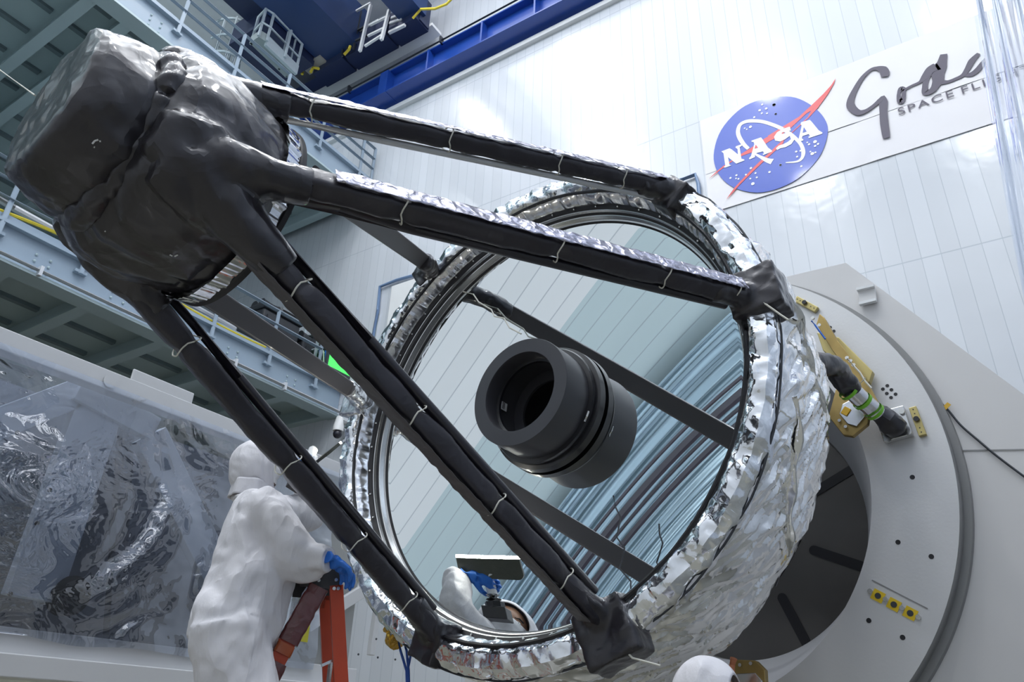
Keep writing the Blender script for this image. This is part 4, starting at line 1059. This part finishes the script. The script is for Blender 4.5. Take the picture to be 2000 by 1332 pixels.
HEADC = atS((503, 915), .935)
man = empty('person', (HEADC.x - .25, HEADC.y - .15, 1.02), 'person in white hooded cleanroom suit and blue gloves leaning on the orange ladder', 'person')
def remesh(o, vx, it=6, fac=.5, disp=0, dsize=.12):
    m = o.modifiers.new('remesh', 'REMESH'); m.mode = 'VOXEL'; m.voxel_size = vx; m.use_smooth_shade = True
    m = o.modifiers.new('smooth', 'SMOOTH'); m.factor = fac; m.iterations = it
    if disp:
        t = bpy.data.textures.new('folds', 'CLOUDS'); t.noise_scale = dsize; t.noise_depth = 3; t.noise_type = 'SOFT_NOISE'
        m = o.modifiers.new('folds', 'DISPLACE'); m.texture = t; m.strength = disp; m.texture_coords = 'LOCAL'; m.mid_level = .5
    return o
ctop = atS((517, 988), .97); chest = atS((510, 1040), .99); waist = atS((492, 1120), 1.02); hip = atS((464, 1205), 1.06)
rs_ = ctop + SR * .16 - UP * .01; ls_ = ctop - SR * .16 - UP * .01
rel = atS((592, 1092), .93); rw = atS((645, 1094), .88)
lel = atS((606, 1000), .58); lw = atS((592, 925), .62)
body = MB()
def ell(c, rx, ry, rz, M=None): body.sphere(c, (rx, ry, rz), 20, 12, M)
MF = Matrix((F, SR, UP)).transposed()
def bodyring(c, a, b, n=28): return [c + F * (a * math.cos(2 * math.pi * k / n)) + SR * (b * math.sin(2 * math.pi * k / n)) for k in range(n)]
neck = HEADC - UP * .13 - F * .0
body.loft([bodyring(neck + UP * .03, .075, .075), bodyring(neck - UP * .04, .09, .10), bodyring(ctop + UP * .03, .12, .18), bodyring(ctop - UP * .05, .145, .215), bodyring(chest, .165, .225), bodyring(waist, .175, .215), bodyring(lerp(waist, hip, .55), .185, .22), bodyring(hip, .195, .23), bodyring(hip - UP * .10 - F * .01, .18, .22)])
def limb(pts, rr): body.tube(smoothloop(pts, 5, False), [lerp(rr[min(int(t), len(rr) - 2)], rr[min(int(t), len(rr) - 2) + 1], t - min(int(t), len(rr) - 2)) for t in [i / (5 * (len(pts) - 1)) * (len(rr) - 1) for i in range(5 * (len(pts) - 1) + 1)]], 16)
limb([rs_ - UP * .0, lerp(rs_, rel, .5) - F * .02 + SR * .02, rel - UP * .01, lerp(rel, rw, .5), rw], [.105, .112, .098, .082, .062])
limb([ls_, lerp(ls_, lel, .5), lel, lerp(lel, lw, .6), lw], [.10, .095, .085, .07, .052])
kn_r = hip + SR * .11 + F * .16 - UP * .40; kn_l = hip - SR * .11 + F * .10 - UP * .42
st3 = lerp(fa, ff, 3 / 7) + wF * LWD / 2 + UP * .06        # third step down
ft_r = st3 - wF * .09 - F * .04; ft_l = st3 + wF * .09 - F * .04
limb([hip + SR * .10 - UP * .04, lerp(hip + SR * .10, kn_r, .5) - F * .03, kn_r, lerp(kn_r, ft_r, .5) - F * .02, ft_r + UP * .08], [.165, .15, .125, .115, .10])
limb([hip - SR * .10 - UP * .04, lerp(hip - SR * .10, kn_l, .5) - F * .03, kn_l, lerp(kn_l, ft_l, .5) - F * .02, ft_l + UP * .08], [.165, .15, .125, .115, .10])
for q in (ft_r, ft_l): body.sphere(q + F * .06, (.14, .06, .05), 14, 8, MF)
def sfn(p):
    q = V((p.x, p.y, p.z * .8))
    lo = min(1, max(0, (1.5 + 1.0 - p.z) / .5))
    return .026 * fold(q, 4.2, 31, .5) * (.6 + .7 * lo) + .017 * fold(q, 8, 32, .5) + .006 * fold(p, 17, 33) + .010 * nz(p, 5, 3)
suit = bake(body.build('cleanroom_suit', M_suit, man), .011, 12, sfn, sharp=60)
# head, hood, mask
def headframe(c): 
    f = (F + UP * .10 - SR * .12).normalized(); s_ = f.cross(UP).normalized(); u = s_.cross(f).normalized(); return f, s_, u
hf, hsd, hu = headframe(HEADC)
def hp3(a, b, c_): return HEADC + hf * a + hsd * b + hu * c_
hd = MB(); MH = Matrix((hf, hsd, hu)).transposed()
hd.sphere(HEADC + hf * .0 + hu * .02, (.095, .075, .105), 20, 14, MH)
hd.sphere(hp3(.035, 0, -.055), (.062, .056, .065), 16, 10, MH)                       # jaw
hd.tube([hp3(.0, 0, -.05), hp3(-.02, 0, -.16)], .055, 14)                              # neck
hd.tube([hp3(.088, 0, .012), hp3(.112, 0, -.022)], [.010, .016], 8)                     # nose
head = remesh(hd.build('head', M_skin, man), .006, 4)
for sgn in (-1, 1):
    e = MB().sphere(hp3(.083, .031 * sgn, .012), .0125, 12, 8).build('eye', mat('eye_white', (.7, .7, .68), .2), head, smooth=True)
    MB().sphere(hp3(.0935, .031 * sgn, .012), .0048, 8, 6).build('iris', M_black, e, smooth=True)
    MB().tube([hp3(.088, (.015) * sgn, .034), hp3(.090, .032 * sgn, .039), hp3(.078, .050 * sgn, .034)], .0035, 6).build('eyebrow', M_black, head, smooth=True)
def hoodf(u, v):
    a = 2 * math.pi * u; th = lerp(math.radians(41), math.radians(180), v)              # opening faces forward
    x, y, z = math.cos(th), math.sin(th) * math.cos(a), math.sin(th) * math.sin(a)
    r = V((.128 * x - .012, .116 * y, .142 * z + .008))
    if z < -.3: r = V((r.x * (1 + .18 * (-.3 - z)), r.y, r.z * 1.15))
    p = HEADC + hf * r.x + hsd * r.y + hu * r.z
    k = 1 + .035 * fold(p, 13, 4) + .03 * nz(p, 12, 2) - .05 * math.exp(-((v - .16) / .03) ** 2)
    return HEADC + (p - HEADC) * k
MB().grid(hoodf, 80, 40, wrapu=True).build('hood', M_suit, man, smooth=True, solid=.004)
def skirtf(u, v):
    a = 2 * math.pi * u; r = lerp(.098, .108, v) * (1 + .05 * math.sin(a * 7)); 
    return HEADC - UP * lerp(.080, .165, v) + F * (r * math.cos(a) * .95 - .005) + SR * (r * 1.15 * math.sin(a))
MB().grid(skirtf, 60, 8, wrapu=True).build('hood_collar', M_suit, man, smooth=True, solid=.004)
def maskf(u, v):
    a = lerp(-1.25, 1.25, u); z = lerp(.012, -.085, v); k = .098 + .022 * math.exp(-(a / .4) ** 2) * math.sin(math.pi * min(1, v + .25)) + .004 * nz((a * 5, v * 6, 1))
    return HEADC + hf * (k * math.cos(a) - .0) + hsd * (.083 * math.sin(a)) + hu * z
MB().grid(maskf, 30, 16).build('face_mask', M_mask, head, smooth=True, solid=.003)
# gloved hands
def hand(c, along, palm, name, curl=1.0, side=1, sc_=1.0):
    """c = wrist, along = direction of the fingers, palm = direction the palm faces"""
    a = along.normalized(); p = (palm - a * palm.dot(a)).normalized(); s_ = a.cross(p) * side
    h = MB(); 
    h.tube([c - a * .05, c, c + a * .02], [(.034, .034), (.030, .034), (.034, .03)], 12)
    h.tube([c, c + a * .045, c + a * .09], [(.028, .030), (.040, .018), (.042, .015)] if False else [.028, .030, .024], 12)
    for k in range(4):
        b0 = c + a * (.082 - .004 * abs(k - 1)) + s_ * (.030 - .020 * k)
        h.tube([c + a * .02 + s_ * (.018 - .012 * k), b0], [.014, .0125], 10)
        L = (.043, .048, .045, .035)[k]; th = .55 * curl; q = b0; d = a
        pts = [b0]; 
        for j, (l, dth) in enumerate(((L, .55), (L * .62, .85), (L * .5, .65))):
            th_ = dth * curl; d = (d * math.cos(th_) + p_dir(d, a, p) * math.sin(th_)).normalized(); q = q + d * l; pts.append(q)
        h.tube(pts, [.0118, .0105, .0095, .008], 10)
        h.sphere(pts[-1], .0082, 8, 6)
    t0 = c + a * .02 + s_ * .028; t1 = t0 + (a * .6 + s_ * .7 + p * .4).normalized() * .04; t2 = t1 + (a * .6 + p * .8 * curl + s_ * .1).normalized() * .032; t3 = t2 + (a * .3 + p * .9 * curl - s_ * .3).normalized() * .024
    h.tube([c + s_ * .012, t0, t1, t2, t3], [.018, .0165, .013, .0115, .009], 10); h.sphere(t3, .0092, 8, 6)
    return remesh(h.build(name, M_glove, man), .0042, 3, .4)
def p_dir(d, a, p):
    n = a.cross(p); return n.cross(d).normalized()
# left hand holds the lamp handle; right hand lies over the ladder cap
HD_TOP = atS((612, 878), .655); HD_BOT = atS((592, 920), .715)
hdir = (HD_BOT - HD_TOP).normalized()
lh_w = atS((592, 918), .65)
grip = lerp(HD_TOP, HD_BOT, .62)
pal = (grip - (lh_w)).normalized()
gd = (grip - lw).normalized(); side_ = gd.cross(hdir).normalized()
hand(grip - gd * .075 + side_ * .024, gd, -side_, 'gloved_hand', 1.35, 1)
rh_dir = (atS((672, 1128), .78) - rw).normalized()
hand(rw + F * .01 - SR * .03, F * .5 - SR * .8 - UP * .22, -UP, 'gloved_hand', .75, -1)
# ------------------------------------------------------------------ inspection lamp
M_bat = mat('black_housing', (.03, .03, .033), .4, nscale=12)
M_led = mat('led_strip', (1, 1, .95), .4, emit=(1, .98, .86), estr=60)
M_plate = mat('dark_lamp_plate', (.07, .075, .06), .35, nscale=8, bump=.3, bscale=30, bdist=.01)
LA = atS((611, 906), .575); LB = atS((664, 866), .635)
la = (LB - LA).normalized()
lw_ = V((-.22, -.6, -.77)); lw_ = (lw_ - la * lw_.dot(la)).normalized()
ln = la.cross(lw_).normalized()
lamp = empty('inspection_lamp', grip, 'handheld bar lamp with glowing edge and white handle held up to the mirror', 'lamp')
wd = .095; n_ = 8
outl = [LA, LB] + [LB + lw_ * (wd - .03) - la * 0] + [LB + lw_ * (wd - .03 + .03 * math.sin(t)) - la * (.03 - .03 * math.cos(t)) for t in [math.pi / 2 * k / 5 for k in range(1, 6)]] + [LA + lw_ * (wd - .03 + .03 * math.cos(t)) + la * (.03 - .03 * math.sin(t)) for t in [math.pi / 2 * k / 5 for k in range(0, 5)]] + [LA + lw_ * (wd - .03)]
MB().prism([q - ln * .008 for q in outl], ln * .016).build('lamp_plate', M_plate, lamp)
MB().beam(LA - lw_ * .006, LB - lw_ * .006, .014, .012, ln).build('led_strip', M_led, lamp)
pm = (LA + LB) / 2 + lw_ * wd * .9
MB().tube([HD_TOP - hdir * .012, HD_TOP, grip, HD_BOT], [.018, .025, .023, .022], 14).build('lamp_handle', M_white, lamp, smooth=True)
MB().tube([HD_TOP + hdir * .015, lerp(HD_TOP, pm, .6), pm], [.016, .015, .016], 12).build('lamp_neck', M_white, lamp, smooth=True)
MB().tube([HD_BOT, HD_BOT + hdir * .02], .03, 12).build('handle_collar', M_alu, lamp)
x_, y_ = frame_of(hdir, ln)
MB().tube([HD_BOT + hdir * .02, HD_BOT + hdir * .035, HD_BOT + hdir * .06], [.034, .042, .042], 8).build('lamp_base', M_bat, lamp)
MB().obox(HD_BOT + hdir * .085, la * .052, la.cross(hdir).normalized() * .036, hdir * .028).build('battery_box', M_bat, lamp, bevel=.004)
# ================================================================== LADDER
M_lad = mat('orange_fibreglass', (.52, .06, .018), .42, nscale=4, var=.12)
M_ladw = mat('film_wrapped_rail', (.12, .022, .025), .22, nscale=6, var=.3, coat=.6, crink=.4, cscale=9)
M_amb = mat('amber_patch_tape', (.40, .07, .005), .3, coat=.4)
ldr = empty('step_ladder', ((A0.x + B0.x) / 2, (A0.y + B0.y) / 2, 0), 'orange step ladder with black top plate and film wrapped front rail', 'ladder')
u_ = (B0 - A0).normalized(); LWD = .36
def slab(P, Q, h, t, off=0): return MB().obox((P + Q) / 2 + wF * off, (Q - P) / 2, wF * t / 2, UP * h / 2)
for off in (0, LWD):
    slab(A0, B0, .078, .006, off).build('cap_plate', M_bat, ldr)
    for (x, y) in ((603, 1120), (600, 1133), (624, 1118), (629, 1121), (622, 1134), (656, 1133), (652, 1150), (660, 1150)):
        if off == 0: c = atPl((x, y), A0, nW); MB().tube([c + nW * .002, c + nW * .012], .008, 8).build('rivet', M_screw, ldr)
MB().obox((A0 + B0) / 2 + wF * LWD / 2 + UP * .045, (B0 - A0) / 2, wF * LWD / 2, UP * .008).build('ladder_top', M_bat, ldr)
fa = atPl((622, 1146), A0, nW); fb = atPl((520, 1332), A0, nW); fd = (fb - fa); fd = fd * ((fa.z - .0) / (fa.z - fb.z)); ff = fa + fd
ra = atPl((657, 1143), A0, nW); rb_ = atPl((667, 1332), A0, nW); rd = (rb_ - ra) * (ra.z / (ra.z - rb_.z)); rf = ra + rd
def rail(P, Q, off, m, name, w_=.062, spread=.0, wr=0):
    P = P + wF * off; Q = Q + wF * (off + spread); d = (Q - P).normalized(); s_ = d.cross(wF).normalized()
    mb = MB(); mb.obox((P + Q) / 2, (Q - P) / 2, s_ * w_ / 2, wF * .003)
    mb.obox((P + Q) / 2 + s_ * (w_ / 2 - .002) + wF * .014, (Q - P) / 2, s_ * .002, wF * .014)
    mb.obox((P + Q) / 2 - s_ * (w_ / 2 - .002) + wF * .014, (Q - P) / 2, s_ * .002, wF * .014)
    return mb.build(name, m, ldr)
fr1 = rail(fa, ff, 0, M_lad, 'front_rail', .07); fr2 = rail(fa, ff, LWD, M_lad, 'front_rail', .07)
rr1 = rail(ra, rf, 0, M_lad, 'rear_rail', .06); rr2 = rail(ra, rf, LWD, M_lad, 'rear_rail', .06)
# clear dark film wound round the near front rail, with a gap showing orange
d_ = (ff - fa).normalized(); s2 = d_.cross(wF).normalized()
def wrapr(t0, t1, hw, name, m):
    mb = MB(); R_ = []
    for i in range(60):
        t = lerp(t0, t1, i / 59); c = fa + d_ * t + wF * .01; ring = cross_ring(c, s2, wF, .024, hw, .012, 3)
        R_.append([p + (p - c).normalized() * (.006 * fold(p, 13, 3) + .004 * nz(p, 40)) for p in ring])
    mb.loft(R_); return mb.build(name, m, fr1, smooth=True)
tl = (fb - fa).length
wrapr(.0, tl * .60, .046, 'film_wrap', M_ladw); wrapr(tl * .80, tl * 1.9, .046, 'film_wrap', M_ladw)
wrapr(tl * .62, tl * .72, .041, 'amber_tape', M_amb)
for i in range(1, 7):
    t = i / 7; P = lerp(fa, ff, t); 
    MB().obox(P + wF * LWD / 2, u_ * .04, wF * LWD / 2, UP * .01).build('ladder_step', M_alu, ldr)
    if i in (2, 4, 6): Q = lerp(ra, rf, t); MB().tube([Q, Q + wF * LWD], .012, 8).build('rear_brace', M_alu, ldr)
MB().beam(atPl((628, 1300), A0 + wF * .05, nW), atPl((650, 1290), A0 + wF * .05, nW), .02, .012).build('spreader_arm', M_alu, ldr)
MB().beam(atPl((646, 1292), A0 + wF * .05, nW), atPl((640, 1345), A0 + wF * .05, nW), .014, .014).build('spreader_arm', M_alu, ldr)
c = atPl((628, 1169), A0 + wF * LWD, nW); MB().obox(c, u_ * .02, wF * .003, UP * .045).build('steel_strap', M_alu, rr2)
# ================================================================== FRAME WITH CLEAR SHEETING, LOWER LEFT
M_frame = mat('frame_white', (.62, .63, .65), .35, nscale=1.5, var=.03, coat=.2)
M_slate = mat('slate_inner', (.07, .085, .12), .35, nscale=1.6, var=.3, coat=.3)
M_beam = mat('frame_inner_beam', (.42, .47, .56), .4, nscale=2)
M_film = film_mat('clear_film', (.82, .87, .95), .18, .012, (.92, .94, 1), bs=1.8, bstr=.22, bd=.10, ior=1.5, stretch=(1, 1, 1.5), diff=.04)
XF = -6.0
frm = empty('transport_frame', (XF, 2, 0), 'long white steel frame covered with clear rippled plastic sheet, lower left', 'frame')
zt = 2.56 + H; zbm = .40 + H
yE = atX((672, 905), XF).y + .6
MB().box((XF - .14, -3, zt - .17), (XF, yE, zt)).build('top_rail', M_frame, frm, bevel=.008)
MB().box((XF - .14, -3, zbm - .06), (XF, yE, zbm + .12)).build('bottom_rail', M_frame, frm, bevel=.008)
MB().box((XF - .32, -3, zbm - .20), (XF + .10, yE, zbm - .05)).build('bottom_flange', M_frame, frm, bevel=.008)
g = atX((313, 765), XF); MB().box((XF - .03, g.y - .28, zt - .02), (XF - .005, g.y + .33, zt + .10)).build('gusset_plate', M_frame, frm, bevel=.01)
for y in (g.y - 1.6, g.y - .45): MB().tube([(XF + .001, y, zt - .09), (XF + .012, y, zt - .09)], .06, 20).build('cover_disc', M_frame, frm)
MB().box((XF - .9, -3, zbm), (XF - .8, yE - .9, zt - .1)).build('inner_panel', M_slate, frm)
def bm2(a, b, w_, name='inner_beam', m=M_beam, x=-.3, th=.1):
    P, Q = atX(a, XF + x), atX(b, XF + x); MB().beam(P, Q, th, w_, V((1, 0, 0)).cross(Q - P)).build(name, m, frm, bevel=.006)
bm2((-60, 850), (170, 760), .24)
bm2((205, 758), (60, 1170), .40)
bm2((150, 758), (300, 840), .22, x=-.25)
bm2((290, 850), (450, 1180), .32)
bm2((250, 790), (220, 1240), .12, m=M_slate, x=-.5)
bm2((-20, 930), (180, 900), .5, m=M_slate, x=-.6)
c = atX((140, 1163), XF - .22); MB().tube([c - V((.1, 0, 0)), c], .15, 24).build('round_port', M_black, frm)
for p in ((34, 845), (97, 957), (72, 1022), (20, 1160)):
    c = atX(p, XF - .2); MB().sphere(c, .018, 8, 6).build('bolt', M_black, frm)
# clear sheet hung over the opening
yS0, yS1 = -3, atX((612, 1270), XF).y
yH = atX((560, 1000), XF).y
YL0 = atX((170, 950), XF).y
def film(u, v):
    y = lerp(yS0, yS1, u); z = lerp(zbm + .06, zt - .13, v)
    q = V((0, y, z)); cen = atX((250, 1080), XF)
    q = q + V((0, nz(q, 1.1, 2), nz(q, 1.1, 8))) * .5
    d = .07 * fold(q, .8, 11, 1.4) + .05 * nz(q, 2.0, 3) + .016 * nz(q, 5.5, 1) + .004 * nz(q, 14, 4)
    # tight gathers at the hems
    d += .018 * noise.noise(V((y * 9, z * 1.5, 0))) * math.exp(-min(v, 1 - v) * 9)
    d *= min(1, .25 + 8 * v * (1 - v))
    d *= .12 + .88 * min(1, max(0, (y - YL0) / .55))
    return V((XF + .03 + d * .8, y, z + (.035 * nz((0, y * 2, 0)) if v == 0 else 0)))
MB().grid(film, 420, 150).build('clear_sheet', M_film, frm, smooth=True, sharp=180)
# end bay on the right: diagonal brace and grey panels
M_gpanel = mat('grey_panel', (.36, .37, .37), .45, nscale=1)
MB().box((XF - .20, yS1 - .2, zbm + .1), (XF - .15, yE, zt - .15)).build('end_panel', M_gpanel, frm)
bm2((600, 1222), (780, 1110), .13, 'diagonal_brace', M_frame, x=-.06, th=.06)
bm2((742, 1150), (724, 1280), .075, 'panel_rib', M_frame, x=-.1, th=.06)
bm2((648, 1160), (640, 1300), .06, 'panel_rib', M_frame, x=-.1, th=.06)
for p in ((700, 1278), (738, 1284), (772, 1288), (735, 1248)):
    MB().sphere(atX(p, XF + .004), .012, 6, 4).build('bolt', M_dark, frm)
bm2((550, 905), (720, 985), .26, 'end_panel_top', mat('pale_teal_panel', (.40, .48, .50), .4), x=-.12, th=.03)
M_bag = mat('yellow_bordered_tag', (.45, .42, .02), .4)
a = atX((596, 1210), XF + .09); MB().obox(a, (0, .07, 0), (0, 0, .2), (.004, 0, 0)).build('document_pouch', M_bag, frm)
MB().obox(a + V((.005, -.01, .03)), (0, .04, 0), (0, 0, .12), (.003, 0, 0)).build('pouch_paper', M_white, frm)
# pieces standing on the floor beyond the frame
tag(MB().box((-9.5, -2, 0), (-9.2, atX((190, 1310), -9.2).y, 2.6)).build('partition_panel', mat('olive_glossy_panel', (.42, .42, .34), .12, coat=.5)), 'glossy olive grey partition seen under the white frame at lower left', 'partition')
tag(MB().box((-9.6, atX((190, 1310), -9.2).y, 0), (-9.3, 8.5, 2.6)).build('partition_panel', mat('teal_grey_panel', (.20, .30, .31), .4)), 'teal grey partition seen under the white frame behind the technician', 'partition')
# ================================================================== SECOND PERSON'S CAP AT THE BOTTOM EDGE
cp_ = atS((1382, 1366), .2); cp_c = CAMP + (cp_ - CAMP) * .86
m2 = empty('person', (cp_c.x, cp_c.y, 0), 'top of a white hooded head below the foil skirt at the bottom edge', 'person')
c0 = cp_c
b_ = MB(); b_.sphere(c0 - UP * .28 + V((0, 0, 0)), (.20, .14, .16), 16, 10); b_.loft([[c0 + V((r * math.cos(k * math.pi / 10), r * .8 * math.sin(k * math.pi / 10), z)) for k in range(20)] for r, z in ((.07, -.1), (.09, -.2), (.2, -.3), (.22, -.6), (.2, -.9), (.17, -1.2), (.17, 0 - c0.z + .06))])
remesh(b_.build('cleanroom_suit', M_suit, m2), .02, 6, .5, .02)
MB().sphere(c0, (.09, .09, .11), 20, 14).build('head', M_skin, m2, smooth=True)
MB().grid(lambda u, v: (lambda a, t: (lambda p: c0 + (p - c0) * (1 + .03 * fold(p, 12, 9)))(c0 + V((.112 * math.cos(t) * 1.0, .11 * math.sin(t) * math.cos(a), .125 * math.sin(t) * math.sin(a)))))(2 * math.pi * u, lerp(.6, math.pi, v)), 60, 30, wrapu=True).build('hood', M_suit, m2, smooth=True, solid=.004)
# ================================================================== PLASTIC CURTAINS
M_cur = film_mat('curtain_film', (.86, .89, .94), .12, .02, (.9, .93, 1), bs=1.2, bstr=.25, bd=.05, ior=1.5, stretch=(1, 1, .3), diff=.10)
def curt(u, v):
    z = lerp(0.3, 12, v); zz = z - H; xe = .39 + (zz - 2.44) * .1085; t = u * 4.5
    y = 5.0 - t; x = xe + t * .085 + .035 * math.sin(t * 9 + .3 * math.sin(z * .6)) * min(1, t * 3 + .2) + .02 * noise.noise(V((t * 7, z * .4, 0))) + .012 * noise.noise(V((t * 24, z * .8, 3)))
    return V((x, y, z))
tag(MB().grid(curt, 300, 60).build('plastic_curtain', M_cur, smooth=True, sharp=180), 'clear hanging plastic curtain at the right edge mirroring the banner', 'curtain')
tag(MB().tube([(.39 + 8.06 * .1085, 5.0, 12), (.39 + 8.06 * .1085 + .38, .5, 12)], .04, 8).build('curtain_rail', M_alu), 'curtain rail above the clear plastic curtain at right', 'rail')
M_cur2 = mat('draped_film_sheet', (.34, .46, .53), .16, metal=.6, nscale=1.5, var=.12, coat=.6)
def curt2(u, v):
    t = u * 2.6; z = lerp(.2, 12.5, v); b = V((-11.75, -6.55, 0)); d = V((-1, 0, 0))
    o = .07 * fold(V((t * 4, z * .05, 0)), 1.4, 21, .4) + .035 * fold(V((t * 4, z * .06, 3)), 3.6, 22, .5) + .015 * math.sin(t * 70) - .1
    return b + d * t + V((0, 1, 0)) * (o * 1.4) + UP * z
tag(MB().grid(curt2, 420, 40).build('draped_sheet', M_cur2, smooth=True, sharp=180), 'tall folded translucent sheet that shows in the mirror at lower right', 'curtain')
tag(MB().tube([(-11.6, -6.55, 12.75), (-14.5, -6.55, 12.75)], .05, 8).build('curtain_rail', M_alu), 'high rail carrying the folded sheet seen in the mirror', 'rail')
mb = None
for k, (az, r_) in enumerate(((46.35, .015), (46.85, .035), (47.25, .015), (47.7, .025))):  # posts out of view, added to lay dark stripes into the reflection
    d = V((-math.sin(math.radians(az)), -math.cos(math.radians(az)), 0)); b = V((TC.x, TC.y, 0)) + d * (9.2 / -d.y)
    tag(MB().beam(b + UP * .0, b + UP * 12.5, r_ * 2, r_ * 1.4).build('mirror_stripe_post', mat('dark_plum_post', (.05, .04, .055), .4, coat=.4)), ('thin dark post', 'broad dark post', 'slim dark post', 'widest dark post')[k] + ' added to make a stripe at the right of the mirror', 'post', 'dark posts added for stripes in the mirror')
